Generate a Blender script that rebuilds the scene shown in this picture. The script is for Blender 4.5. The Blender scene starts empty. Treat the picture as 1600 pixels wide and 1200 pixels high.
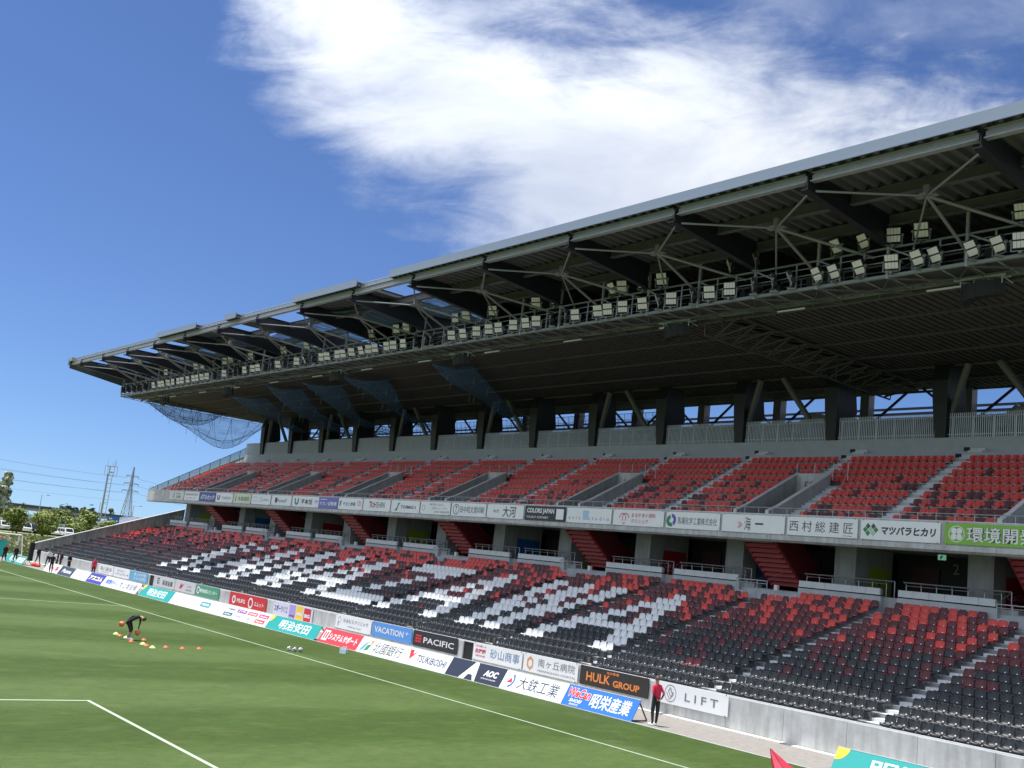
import bpy, bmesh, math, random
from mathutils import Vector, Matrix
R = math.radians
random.seed(11)
SC = bpy.context.scene
COL = SC.collection
# ------------------------------------------------------------------ camera
cam_d = bpy.data.cameras.new('camera')
cam = bpy.data.objects.new('camera', cam_d); COL.objects.link(cam)
_yaw, _pit, _rol = 0.8951281, 0.1741980, 0.1143064
FW = Vector((-math.sin(_yaw)*math.cos(_pit), math.cos(_yaw)*math.cos(_pit), math.sin(_pit)))
_r0 = FW.cross(Vector((0,0,1))).normalized(); _u0 = _r0.cross(FW)
RT = _r0*math.cos(_rol)+_u0*math.sin(_rol); UP = -_r0*math.sin(_rol)+_u0*math.cos(_rol)
CP = Vector((67.62982, -24.86672, 5.14411))
m = Matrix((RT, UP, -FW)).transposed().to_4x4(); m.translation = CP
cam.matrix_world = m
cam_d.sensor_width = 36; cam_d.lens = 36*1625.428/1600
cam_d.clip_start = .3; cam_d.clip_end = 6000
SC.camera = cam
# ------------------------------------------------------------------ light and sky
SUN = Vector((-.20, -.150, .968)).normalized()
sun_el = math.asin(SUN.z); sun_az = math.atan2(SUN.x, SUN.y)
sl = bpy.data.lights.new('sun', 'SUN'); sl.energy = 2.9; sl.angle = R(.5); sl.color = (1, .965, .90)
so = bpy.data.objects.new('sun', sl); COL.objects.link(so)
so.rotation_euler = SUN.to_track_quat('Z', 'Y').to_euler(); so.location = (0, -40, 90)
W = bpy.data.worlds.new('World'); SC.world = W; W.use_nodes = True
SC.view_settings.view_transform = 'Standard'; SC.view_settings.look = 'None'
SC.view_settings.exposure = 1.0; SC.view_settings.gamma = 1; SC.view_settings.use_curve_mapping = False
def build_world():
    nt = W.node_tree; N = nt.nodes; L = nt.links; N.clear()
    out = N.new('ShaderNodeOutputWorld'); bg = N.new('ShaderNodeBackground')
    sky = N.new('ShaderNodeTexSky'); sky.sky_type = 'NISHITA'; sky.sun_disc = False
    sky.sun_elevation = sun_el; sky.sun_rotation = sun_az
    sky.altitude = 0; sky.air_density = .9; sky.dust_density = .5; sky.ozone_density = 1.6
    tc = N.new('ShaderNodeTexCoord')
    def math_(op, a, b=None, c=None):
        n = N.new('ShaderNodeMath'); n.operation = op
        for i, v in enumerate((a, b, c)):
            if v is None: continue
            if isinstance(v, (int, float)): n.inputs[i].default_value = v
            else: L.new(v, n.inputs[i])
        return n.outputs[0]
    def dot(v):
        n = N.new('ShaderNodeVectorMath'); n.operation = 'DOT_PRODUCT'
        L.new(tc.outputs['Generated'], n.inputs[0]); n.inputs[1].default_value = v
        return n.outputs['Value']
    # clouds live on a flat tangent frame of the sky facing north-west; u to the right, v up
    f = math_('MAXIMUM', dot(FW), .05)
    u = math_('DIVIDE', dot(RT), f); v = math_('DIVIDE', dot(UP), f)
    cmb = N.new('ShaderNodeCombineXYZ'); L.new(u, cmb.inputs[0]); L.new(v, cmb.inputs[1])
    def noise(scale, detail, rough, loc=(0,0,0), rot=0, sc=(1,1,1), dist=0, src=None):
        mp = N.new('ShaderNodeMapping'); mp.inputs['Location'].default_value = loc
        mp.inputs['Rotation'].default_value = (0,0,rot); mp.inputs['Scale'].default_value = sc
        L.new(src or cmb.outputs[0], mp.inputs[0])
        n = N.new('ShaderNodeTexNoise'); n.inputs['Scale'].default_value = scale
        n.inputs['Detail'].default_value = detail; n.inputs['Roughness'].default_value = rough
        n.inputs['Distortion'].default_value = dist
        L.new(mp.outputs[0], n.inputs['Vector']); return n.outputs['Fac']
    # half planes: a*u+b*v+c, positive inside the cloud bank (units of u)
    def hp(x1, y1, x2, y2):     # points in units of the tangent frame
        dx, dy = x2-x1, y2-y1; l = math.hypot(dx, dy); nx, ny = -dy/l, dx/l
        return math_('ADD', math_('MULTIPLY_ADD', u, nx, -(x1*nx+y1*ny)), math_('MULTIPLY', v, ny))
    T = lambda x, y: ((x-800)/1625, (600-y)/1625)
    a = hp(*T(455, 150), *T(790, 395)); a2 = hp(*T(375, 0), *T(455, 150))
    b = hp(*T(830, -20), *T(1330, 150)) ; b2 = hp(*T(1330, 150), *T(1600, 130))
    nz1 = noise(3.2, 8, .62, (3, 1, 0), .5, (1, 1.6, 1), .4)
    nz2 = noise(11, 8, .6, (0, 7, 2), -.65, (.8, 2.4, 1), .5)
    bend = math_('MULTIPLY', math_('SUBTRACT', nz1, .5), .22)
    bend = math_('ADD', bend, math_('MULTIPLY', math_('SUBTRACT', nz2, .5), .12))
    left = math_('MINIMUM', a, math_('ADD', a2, .0))
    right = math_('MULTIPLY', math_('MINIMUM', b, b2), -1)
    low = hp(*T(700, 520), *T(1600, 400))
    bank = math_('MINIMUM', math_('MINIMUM', left, low), math_('MULTIPLY', right, .8))
    dens = N.new('ShaderNodeMapRange'); dens.interpolation_type = 'SMOOTHSTEP'
    dens.inputs[1].default_value = -.035; dens.inputs[2].default_value = .075
    L.new(math_('ADD', bank, bend), dens.inputs[0])
    # second bank, top right
    c = hp(*T(1130, -5), *T(1620, 105))
    dens2 = N.new('ShaderNodeMapRange'); dens2.interpolation_type = 'SMOOTHSTEP'
    dens2.inputs[1].default_value = -.02; dens2.inputs[2].default_value = .14
    L.new(math_('ADD', math_('MULTIPLY', c, .6), bend), dens2.inputs[0])
    # broad cloud cover added outside the view, to fill the stand's shade
    nz3 = noise(2.4, 9, .6, (5, 2, 4), 0, (1, 1, 2.2), .6, tc.outputs['Generated'])
    w = N.new('ShaderNodeMapRange'); w.inputs[1].default_value = .34; w.inputs[2].default_value = .54
    w.inputs[4].default_value = 1.0
    L.new(nz3, w.inputs[0])
    back = N.new('ShaderNodeMapRange'); back.inputs[1].default_value = .62; back.inputs[2].default_value = .45
    L.new(dot(FW), back.inputs[0])
    front = math_('SUBTRACT', 1, back.outputs[0])
    body = math_('MULTIPLY', math_('MAXIMUM', dens.outputs[0], math_('MULTIPLY', dens2.outputs[0], .55)), front)
    tot = math_('MAXIMUM', body, math_('MULTIPLY', w.outputs[0], back.outputs[0]))
    # inner texture of the cloud
    nz4 = noise(4, 9, .6, (1, 3, 5), .55, (1, 2.2, 1), .5)
    tx = N.new('ShaderNodeMapRange'); tx.inputs[1].default_value = .30; tx.inputs[2].default_value = .64
    tx.inputs[3].default_value = .60; tx.inputs[4].default_value = 1.0
    L.new(nz4, tx.inputs[0])
    tot = math_('MULTIPLY', tot, tx.outputs[0])
    # clouds brighten towards the sun, a boost added to lift the shaded stand
    glow = N.new('ShaderNodeMapRange'); glow.interpolation_type = 'SMOOTHSTEP'; glow.inputs[1].default_value = .2; glow.inputs[2].default_value = 1.0
    glow.inputs[3].default_value = 1.0; glow.inputs[4].default_value = 2.0; L.new(dot(SUN), glow.inputs[0])
    cc = N.new('ShaderNodeVectorMath'); cc.operation = 'SCALE'; cc.inputs[0].default_value = CLOUD[:3]; L.new(glow.outputs[0], cc.inputs['Scale'])
    mix = N.new('ShaderNodeMix'); mix.data_type = 'RGBA'
    L.new(tot, mix.inputs['Factor'])
    hs = N.new('ShaderNodeHueSaturation'); hs.inputs['Saturation'].default_value = SKY_SAT
    hs.inputs['Value'].default_value = SKY_VAL
    lift = N.new('ShaderNodeVectorMath'); lift.operation = 'ADD'; lift.inputs[1].default_value = (0, 0, .07)
    L.new(tc.outputs['Generated'], lift.inputs[0]); L.new(lift.outputs[0], sky.inputs[0])
    gm = N.new('ShaderNodeGamma'); gm.inputs[1].default_value = SKY_GAM
    L.new(sky.outputs[0], gm.inputs[0]); L.new(gm.outputs[0], hs.inputs['Color'])
    tint = N.new('ShaderNodeMix'); tint.data_type = 'RGBA'; tint.blend_type = 'MULTIPLY'; tint.inputs[0].default_value = 1
    L.new(hs.outputs[0], tint.inputs[6]); tint.inputs[7].default_value = SKY_TINT
    L.new(tint.outputs[2], mix.inputs[6]); L.new(cc.outputs[0], mix.inputs[7])
    L.new(mix.outputs[2], bg.inputs[0]); bg.inputs[1].default_value = SKY_STR
    L.new(bg.outputs[0], out.inputs[0])
SKY_STR = .050; SKY_SAT = 1.0; SKY_VAL = .74; SKY_GAM = 1.3; SKY_TINT = (.90, 1.0, 1.17, 1); CLOUD = (8.6, 9.0, 9.6, 1)
build_world()
# ------------------------------------------------------------------ materials
MATS = {}
def mat(name, col, rough=.6, metal=0, spec=.5, nscale=0, namt=.15, bump=0, bscale=None, emit=None, alpha=None, stain=0):
    if name in MATS: return MATS[name]
    M = bpy.data.materials.new(name); M.use_nodes = True; nt = M.node_tree; N = nt.nodes; L = nt.links
    b = N['Principled BSDF']; b.inputs['Base Color'].default_value = (*col, 1)
    b.inputs['Roughness'].default_value = rough; b.inputs['Metallic'].default_value = metal
    b.inputs['Specular IOR Level'].default_value = spec
    if nscale:
        tc = N.new('ShaderNodeTexCoord'); n = N.new('ShaderNodeTexNoise')
        n.inputs['Scale'].default_value = nscale; n.inputs['Detail'].default_value = 6; n.inputs['Roughness'].default_value = .65
        L.new(tc.outputs['Object'], n.inputs['Vector'])
        r = N.new('ShaderNodeValToRGB')
        r.color_ramp.elements[0].position = .3; r.color_ramp.elements[1].position = .7
        r.color_ramp.elements[0].color = (*[c*(1-namt) for c in col], 1)
        r.color_ramp.elements[1].color = (*[min(1, c*(1+namt)) for c in col], 1)
        L.new(n.outputs['Fac'], r.inputs[0]); last = r.outputs[0]
        if stain:
            mp = N.new('ShaderNodeMapping'); mp.inputs['Scale'].default_value = (2.2, 2.2, .25)
            L.new(tc.outputs['Object'], mp.inputs[0])
            n2 = N.new('ShaderNodeTexNoise'); n2.inputs['Scale'].default_value = 1.6; n2.inputs['Detail'].default_value = 5
            L.new(mp.outputs[0], n2.inputs['Vector'])
            mr = N.new('ShaderNodeMapRange'); mr.inputs[1].default_value = .42; mr.inputs[2].default_value = .72
            mr.inputs[3].default_value = 1; mr.inputs[4].default_value = 1-stain
            L.new(n2.outputs['Fac'], mr.inputs[0])
            mx = N.new('ShaderNodeMix'); mx.data_type = 'RGBA'; mx.blend_type = 'MULTIPLY'; mx.inputs[0].default_value = 1
            L.new(last, mx.inputs[6]); L.new(mr.outputs[0], mx.inputs[7]); last = mx.outputs[2]
        L.new(last, b.inputs['Base Color'])
        if bump:
            bp = N.new('ShaderNodeBump'); bp.inputs['Strength'].default_value = bump; bp.inputs['Distance'].default_value = .02
            L.new(n.outputs['Fac'], bp.inputs['Height']); L.new(bp.outputs[0], b.inputs['Normal'])
    if emit: b.inputs['Emission Color'].default_value = (*emit[0], 1); b.inputs['Emission Strength'].default_value = emit[1]
    if alpha is not None: b.inputs['Alpha'].default_value = alpha
    MATS[name] = M; return M
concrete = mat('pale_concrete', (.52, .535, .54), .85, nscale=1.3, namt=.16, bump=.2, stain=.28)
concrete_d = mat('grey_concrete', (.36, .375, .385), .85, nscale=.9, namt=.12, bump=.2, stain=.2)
concrete_old = mat('weathered_concrete', (.30, .30, .285), .9, nscale=1.1, namt=.2, stain=.4)
step_c = mat('terrace_concrete', (.27, .285, .30), .85, nscale=1.5, namt=.12)
tread_c = mat('stair_concrete', (.66, .68, .70), .8, nscale=3, namt=.08)
uptread_c = mat('upper_terrace_concrete', (.46, .50, .54), .8, nscale=1.5, namt=.08)
panel_c = mat('pale_cap_panel', (.66, .72, .76), .6, nscale=2, namt=.08)
kerb_c = mat('cream_kerb', (.66, .65, .58), .8, nscale=3, namt=.1)
steel_l = mat('grey_painted_steel', (.36, .375, .41), .45, .2, nscale=2, namt=.1)
steel_w = mat('pale_blue_steel', (.60, .65, .69), .4, .3)
steel_d = mat('dark_steel', (.045, .05, .055), .5, .3, nscale=2, namt=.2)
steel_ol = mat('olive_grey_steel', (.115, .112, .122), .5, .1, nscale=2, namt=.12)
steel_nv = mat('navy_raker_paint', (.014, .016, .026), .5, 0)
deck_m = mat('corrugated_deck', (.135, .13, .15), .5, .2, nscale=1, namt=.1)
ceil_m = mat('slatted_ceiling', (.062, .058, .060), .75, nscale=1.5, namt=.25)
galv = mat('galvanised_rail', (.42, .45, .46), .35, .6)
fasc = mat('fascia_sheet', (.25, .30, .38), .35, .3)
black_m = mat('matt_black', (.010, .011, .013), .7)
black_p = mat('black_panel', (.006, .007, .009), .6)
maroon_p = mat('maroon_paint', (.13, .012, .018), .55, nscale=2, namt=.1)
maroon_s = mat('red_stair_paint', (.30, .025, .03), .55, nscale=2, namt=.1)
white_b = mat('white_board', (.80, .82, .83), .45, nscale=.8, namt=.03)
seat_m = {'k': mat('black_seat', (.018, .021, .027), .45, nscale=9, namt=.2),
          'm': mat('maroon_seat', (.10, .014, .022), .45, nscale=9, namt=.15),
          'r': mat('red_seat', (.62, .045, .035), .34, nscale=9, namt=.12),
          'w': mat('white_seat', (.74, .76, .78), .36, nscale=9, namt=.05)}
patch_m = mat('pale_seat_patch', (.75, .76, .76), .3)
glass_m = mat('green_glass', (.35, .55, .52), .08, 0, .5, alpha=.42)
lamp_m = mat('lamp_lens', (.92, .86, .88), .25)
rubber = mat('black_housing', (.02, .021, .022), .5)
def col(name, c, rough=.5, **k): return mat(name, c, rough, **k)
# ------------------------------------------------------------------ helpers
def tag(o, label=None, cat=None, group=None, kind=None):
    if label: o['label'] = label
    if cat: o['category'] = cat
    if group: o['group'] = group
    if kind: o['kind'] = kind
    return o
def empty(name, loc=(0,0,0), rz=0, label=None, cat=None, group=None):
    o = bpy.data.objects.new(name, None); o.location = loc; o.rotation_euler = (0,0,rz)
    o.empty_display_size = .3; COL.objects.link(o); return tag(o, label, cat, group)
def wloc(o):
    v = Vector((0,0,0))
    while o is not None: v += o.location; o = o.parent
    return v
class MB:
    def __init__(s): s.v = []; s.f = []; s.mi = []; s.cm = 0
    def quad(s, a, b, c, d):
        n = len(s.v); s.v += [tuple(a), tuple(b), tuple(c), tuple(d)]; s.f.append((n, n+1, n+2, n+3)); s.mi.append(s.cm); return s
    def tri(s, a, b, c):
        n = len(s.v); s.v += [tuple(a), tuple(b), tuple(c)]; s.f.append((n, n+1, n+2)); s.mi.append(s.cm); return s
    def hexa(s, p):   # 8 points: 4 bottom ccw, 4 top ccw
        n = len(s.v); s.v += [tuple(q) for q in p]
        for q in ((3,2,1,0),(4,5,6,7),(0,1,5,4),(1,2,6,5),(2,3,7,6),(3,0,4,7)):
            s.f.append(tuple(n+i for i in q)); s.mi.append(s.cm)
        return s
    def box(s, x0, x1, y0, y1, z0, z1):
        return s.hexa([(x0,y0,z0),(x1,y0,z0),(x1,y1,z0),(x0,y1,z0),(x0,y0,z1),(x1,y0,z1),(x1,y1,z1),(x0,y1,z1)])
    def bar(s, p, q, w, h=None, up=(0,0,1)):
        p = Vector(p); q = Vector(q); h = h or w; d = (q-p)
        if d.length < 1e-6: return s
        d.normalize(); u = Vector(up)
        if abs(d.dot(u)) > .98: u = Vector((0,1,0))
        a = d.cross(u).normalized()*(w/2); b = a.cross(d).normalized()*(h/2)
        return s._pr([p-a-b, p+a-b, p+a+b, p-a+b], [q-a-b, q+a-b, q+a+b, q-a+b])
    def _pr(s, A, B, caps=True):
        n = len(s.v); k = len(A); s.v += [tuple(x) for x in A] + [tuple(x) for x in B]
        for i in range(k):
            j = (i+1) % k; s.f.append((n+i, n+j, n+k+j, n+k+i)); s.mi.append(s.cm)
        if caps:
            s.f.append(tuple(n+i for i in reversed(range(k)))); s.mi.append(s.cm)
            s.f.append(tuple(n+k+i for i in range(k))); s.mi.append(s.cm)
        return s
    def tube(s, p, q, r, r2=None, n=8):
        p = Vector(p); q = Vector(q); r2 = r if r2 is None else r2; d = (q-p).normalized()
        u = Vector((0,0,1)) if abs(d.z) < .95 else Vector((1,0,0))
        a = d.cross(u).normalized(); b = a.cross(d)
        c = [(math.cos(2*math.pi*i/n), math.sin(2*math.pi*i/n)) for i in range(n)]
        return s._pr([p+(a*x+b*y)*r for x, y in c], [q+(a*x+b*y)*r2 for x, y in c])
    def path(s, pts, r, n=6):
        for a, b in zip(pts, pts[1:]): s.tube(a, b, r, n=n)
        return s
    def prism_x(s, poly, x0, x1):   # polygon in (y,z) extruded along x
        return s._pr([(x0, y, z) for y, z in poly], [(x1, y, z) for y, z in poly])
    def ball(s, c, rx, ry=None, rz=None, nu=10, nv=6, top=1.0, bot=-1.0):
        ry = ry or rx; rz = rz or rx; n = len(s.v)
        for j in range(nv+1):
            t = math.asin(bot)+(math.asin(top)-math.asin(bot))*j/nv
            for i in range(nu):
                a = 2*math.pi*i/nu
                s.v.append((c[0]+rx*math.cos(t)*math.cos(a), c[1]+ry*math.cos(t)*math.sin(a), c[2]+rz*math.sin(t)))
        for j in range(nv):
            for i in range(nu):
                k = (i+1) % nu; s.f.append((n+j*nu+i, n+j*nu+k, n+(j+1)*nu+k, n+(j+1)*nu+i)); s.mi.append(s.cm)
        return s
    def add(s, v, f):
        n = len(s.v); s.v += [tuple(x) for x in v]; s.f += [tuple(n+i for i in q) for q in f]; s.mi += [s.cm]*len(f); return s
    def mesh(s, name, mats, off=None, smooth=False):
        me = bpy.data.meshes.new(name)
        off = off or Vector((0,0,0))
        me.from_pydata([(x-off.x, y-off.y, z-off.z) for x, y, z in s.v], [], s.f)
        for mm in (mats if isinstance(mats, (list, tuple)) else [mats]): me.materials.append(mm)
        if isinstance(mats, (list, tuple)) and len(mats) > 1: me.polygons.foreach_set('material_index', s.mi)
        if smooth: me.polygons.foreach_set('use_smooth', [True]*len(me.polygons))
        me.update(); return me
    def build(s, name, mats, parent=None, local=False, smooth=False, fix=False):
        # vertices are in world space; children are stored relative to their unrotated parent
        off = None if (local or parent is None) else wloc(parent)
        me = s.mesh(name, mats, off, smooth)
        if fix:
            bm = bmesh.new(); bm.from_mesh(me); bmesh.ops.recalc_face_normals(bm, faces=bm.faces); bm.to_mesh(me); bm.free()
        o = bpy.data.objects.new(name, me); COL.objects.link(o)
        if parent is not None: o.parent = parent
        return o
def instance(me, name, parent, loc=(0,0,0), rot=(0,0,0), scale=None):
    o = bpy.data.objects.new(name, me); COL.objects.link(o); o.parent = parent
    o.location = loc; o.rotation_euler = rot
    if scale: o.scale = scale
    return o
def kids(o): return [c for c in bpy.data.objects if c.parent == o]
def copy_tree(o, cache, loc=None, rot=None, label=None, parent=None):
    c = o.copy(); COL.objects.link(c); c.parent = parent
    if loc is not None: c.location = loc
    if rot is not None: c.rotation_euler = rot
    if label: c['label'] = label
    for ch in cache.get(o.name, []): copy_tree(ch, cache, parent=c)
    return c
def cache_of(o, d=None):
    d = {} if d is None else d; k = [c for c in COL.objects if c.parent == o]; d[o.name] = k
    for c in k: cache_of(c, d)
    return d
# ---- lettering: flat meshes of real glyphs laid on any plane
_tc = {}
def glyphs(text, bold=0.0, shear=0.0, space=1.0):
    key = (text, bold, shear, space)
    if key in _tc: return _tc[key]
    cu = bpy.data.curves.new('lettering', 'FONT'); cu.body = text; cu.size = 1; cu.offset = bold; cu.shear = shear
    cu.space_character = space; cu.resolution_u = 2; cu.fill_mode = 'FRONT'; cu.dimensions = '2D'
    o = bpy.data.objects.new('lettering', cu); COL.objects.link(o)
    dg = bpy.context.evaluated_depsgraph_get(); me = bpy.data.meshes.new_from_object(o.evaluated_get(dg))
    vs = [(v.co.x, v.co.y) for v in me.vertices]; fs = [tuple(p.vertices) for p in me.polygons]
    bpy.data.objects.remove(o); bpy.data.curves.remove(cu); bpy.data.meshes.remove(me)
    if vs:
        x0 = min(v[0] for v in vs); x1 = max(v[0] for v in vs); y0 = min(v[1] for v in vs); y1 = max(v[1] for v in vs)
        vs = [((x-x0)/max(1e-6, x1-x0), (y-y0)/max(1e-6, y1-y0)) for x, y in vs]
    _tc[key] = (vs, fs); return _tc[key]
class Plane:
    # o = lower left corner, U and V unit vectors; width w, height h
    def __init__(s, o, U, V, w, h): s.o = Vector(o); s.U = Vector(U); s.V = Vector(V); s.w = w; s.h = h; s.n = s.U.cross(s.V).normalized()
    def p(s, a, b, d=.004): return s.o+s.U*(a*s.w)+s.V*(b*s.h)+s.n*d
    def text(s, parent, t, a0, a1, b0, b1, mt, bold=.0, shear=0, d=.006, name='lettering', space=1.0):
        vs, fs = glyphs(t, bold, shear, space)
        if not vs: return
        M = MB(); M.add([s.p(a0+(a1-a0)*x, b0+(b1-b0)*y, d) for x, y in vs], fs); return M.build(name, mt, parent)
    def poly(s, parent, pts, mt, d=.004, name='printed_patch'):
        M = MB(); M.add([s.p(a, b, d) for a, b in pts], [tuple(range(len(pts)))]); return M.build(name, mt, parent)
    def rect(s, parent, a0, a1, b0, b1, mt, d=.004, name='printed_patch'):
        return s.poly(parent, [(a0,b0),(a1,b0),(a1,b1),(a0,b1)], mt, d, name)
    def disc(s, parent, a, b, r, mt, d=.004, ri=0, n=24, name='emblem', a0=0, a1=360, sx=1):
        M = MB(); k = s.h/s.w
        pts = [(math.cos(R(a0+(a1-a0)*i/n)), math.sin(R(a0+(a1-a0)*i/n))) for i in range(n+1)]
        if ri: 
            for p, q in zip(pts, pts[1:]):
                M.quad(s.p(a+ri*k*p[0]*sx, b+ri*p[1], d), s.p(a+r*k*p[0]*sx, b+r*p[1], d), s.p(a+r*k*q[0]*sx, b+r*q[1], d), s.p(a+ri*k*q[0]*sx, b+ri*q[1], d))
        else:
            for p, q in zip(pts, pts[1:]): M.tri(s.p(a, b, d), s.p(a+r*k*p[0]*sx, b+r*p[1], d), s.p(a+r*k*q[0]*sx, b+r*q[1], d))
        return M.build(name, mt, parent)
# ================================================================== GROUND
def sheet(name, x0, x1, y0, y1, z, mt, nx=1, ny=1, zf=None):
    M = MB()
    for i in range(nx):
        for j in range(ny):
            xa, xb = x0+(x1-x0)*i/nx, x0+(x1-x0)*(i+1)/nx; ya, yb = y0+(y1-y0)*j/ny, y0+(y1-y0)*(j+1)/ny
            g = zf or (lambda x, y: z)
            M.quad((xa,ya,g(xa,ya)), (xb,ya,g(xb,ya)), (xb,yb,g(xb,yb)), (xa,yb,g(xa,yb)))
    o = M.build(name, mt); o['kind'] = 'structure'; return o
def ground_mats():
    M = bpy.data.materials.new('mown_turf'); M.use_nodes = True; N = M.node_tree.nodes; L = M.node_tree.links; b = N['Principled BSDF']
    tc = N.new('ShaderNodeTexCoord'); sp = N.new('ShaderNodeSeparateXYZ'); L.new(tc.outputs['Object'], sp.inputs[0])
    def mt(op, a, bb=None):
        n = N.new('ShaderNodeMath'); n.operation = op
        for i, v in enumerate((a, bb)):
            if v is None: continue
            if isinstance(v, (int, float)): n.inputs[i].default_value = v
            else: L.new(v, n.inputs[i])
        return n.outputs[0]
    def noise(sc, det, msc=(1,1,1), rough=.6):
        mp = N.new('ShaderNodeMapping'); mp.inputs['Scale'].default_value = msc; L.new(tc.outputs['Object'], mp.inputs[0])
        n = N.new('ShaderNodeTexNoise'); n.inputs['Scale'].default_value = sc; n.inputs['Detail'].default_value = det; n.inputs['Roughness'].default_value = rough
        L.new(mp.outputs[0], n.inputs['Vector']); return n.outputs['Fac']
    # mowing bands run across the pitch
    wob = mt('MULTIPLY', mt('SUBTRACT', noise(.6, 3), .5), .6)
    s = mt('SINE', mt('MULTIPLY', mt('ADD', mt('ADD', sp.outputs[0], wob), 1.2), math.pi/5.5))
    band = N.new('ShaderNodeMapRange'); band.interpolation_type = 'SMOOTHSTEP'; band.inputs[1].default_value = -.6; band.inputs[2].default_value = .6
    L.new(s, band.inputs[0])
    # the verge beyond the touch line is mown the other way and looks darker
    verge = N.new('ShaderNodeMapRange'); verge.inputs[1].default_value = .3; verge.inputs[2].default_value = 1.2; L.new(sp.outputs[1], verge.inputs[0])
    bnd = mt('MULTIPLY', band.outputs[0], mt('SUBTRACT', 1, mt('MULTIPLY', verge.outputs[0], .8)))
    mx = N.new('ShaderNodeMix'); mx.data_type = 'RGBA'; L.new(bnd, mx.inputs[0])
    mx.inputs[6].default_value = (.044, .078, .014, 1); mx.inputs[7].default_value = (.068, .108, .029, 1)
    n1 = noise(.5, 8, (1, .45, 1), .7); n2 = noise(4.5, 7, (1, .4, 1), .75); n3 = noise(34, 3, (1, .6, 1), .7)
    comb = mt('ADD', mt('MULTIPLY', n1, .45), mt('ADD', mt('MULTIPLY', n2, .8), mt('MULTIPLY', n3, .95)))
    mr = N.new('ShaderNodeMapRange'); mr.inputs[1].default_value = .80; mr.inputs[2].default_value = 1.40; mr.inputs[3].default_value = .58; mr.inputs[4].default_value = 1.45
    L.new(comb, mr.inputs[0])
    m2 = N.new('ShaderNodeMix'); m2.data_type = 'RGBA'; m2.blend_type = 'MULTIPLY'; m2.inputs[0].default_value = 1
    L.new(mx.outputs[2], m2.inputs[6]); L.new(mr.outputs[0], m2.inputs[7])
    m3 = N.new('ShaderNodeMix'); m3.data_type = 'RGBA'; dry = N.new('ShaderNodeMapRange'); dry.inputs[1].default_value = .52; dry.inputs[2].default_value = .72; dry.inputs[4].default_value = .35
    L.new(noise(1.3, 7, (1, .5, 1)), dry.inputs[0]); L.new(dry.outputs[0], m3.inputs[0])
    L.new(m2.outputs[2], m3.inputs[6]); m3.inputs[7].default_value = (.13, .155, .055, 1)
    L.new(m3.outputs[2], b.inputs['Base Color']); b.inputs['Roughness'].default_value = .85; b.inputs['Specular IOR Level'].default_value = .2
    bp = N.new('ShaderNodeBump'); bp.inputs['Strength'].default_value = .5; bp.inputs['Distance'].default_value = .03
    L.new(n3, bp.inputs['Height']); L.new(bp.outputs[0], b.inputs['Normal'])
    return M
turf = ground_mats()
rough_g = mat('rough_grass', (.17, .19, .075), .95, nscale=.35, namt=.5)
soil = mat('country_ground', (.09, .11, .05), .95, nscale=.02, namt=.35)
apron_m = mat('brown_tarmac', (.27, .25, .235), .9, nscale=3.5, namt=.16, bump=.3)
lot_m = mat('parking_tarmac', (.16, .16, .16), .9, nscale=1, namt=.15)
sheet('terrain', -2600, 900, -1200, 1800, -.30, soil)
sheet('rough_grass_field', -300, -58, -120, 260, 0, rough_g, 40, 1, lambda x, y: -.2 if x > -62 else min(1.0, (-62-x)/120*1.0)-.02)
sheet('grass_pitch', -57.5, 57.5, -75, 5.02, 0, turf)
sheet('tarmac_apron', -66, 62, 5.02, 8.44, -.004, apron_m)
sheet('end_apron', -66, -57.5, -75, 5.02, -.004, apron_m)
k = MB(); k.box(-54, 54, 4.98, 5.06, -.1, .012); o = k.build('pitch_edge_kerb', concrete); o['kind'] = 'structure'
k = MB()
xs = [-54, -14.6, 39.9, 43.55, 54]
k.box(-54, 37.9, 8.46, 8.84, -.1, .02); k.box(38.2, 43.9, 8.44, 8.84, -.1, .03); k.box(44.4, 54, 8.44, 8.84, -.1, .02)
o = k.build('gutter_kerb', kerb_c); o['kind'] = 'structure'
line_m = mat('line_paint', (.40, .47, .36), .8, nscale=14, namt=.12)
def pline(name, x0, x1, y0, y1):
    o = sheet(name, x0, x1, y0, y1, .006, line_m); return o
pline('touch_line', -52.5, 52.5, -.05, .05)
pline('halfway_line', -.06, .06, -68, -.06)
pline('penalty_area_line', 35.94, 36.06, -54.16, -13.78)
pline('penalty_area_line', 36.06, 52.5, -13.90, -13.78)
pline('goal_line', 52.38, 52.5, -68, -.06); pline('goal_line', -52.5, -52.38, -68, -.06)
# ================================================================== GRANDSTAND
GS = empty('grandstand', (0, 20, 0), 0, 'long two-tier concrete football stand with cantilever roof and letters in its seats', 'stadium stand')
def part(M, name, mt, parent=None, **k): return M.build(name, mt, parent or GS, **k)
PITCH = .456; BX = [-50.4+7.2*j for j in range(15)]
AIS = [-54+7.2*j for j in range(16)]                    # aisle centres, middle of every bay
VOM = [46.8-14.4*i for i in range(8)]                    # bays with a stair to the upper tier
VOM = [v for v in VOM if v > -54]
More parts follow.
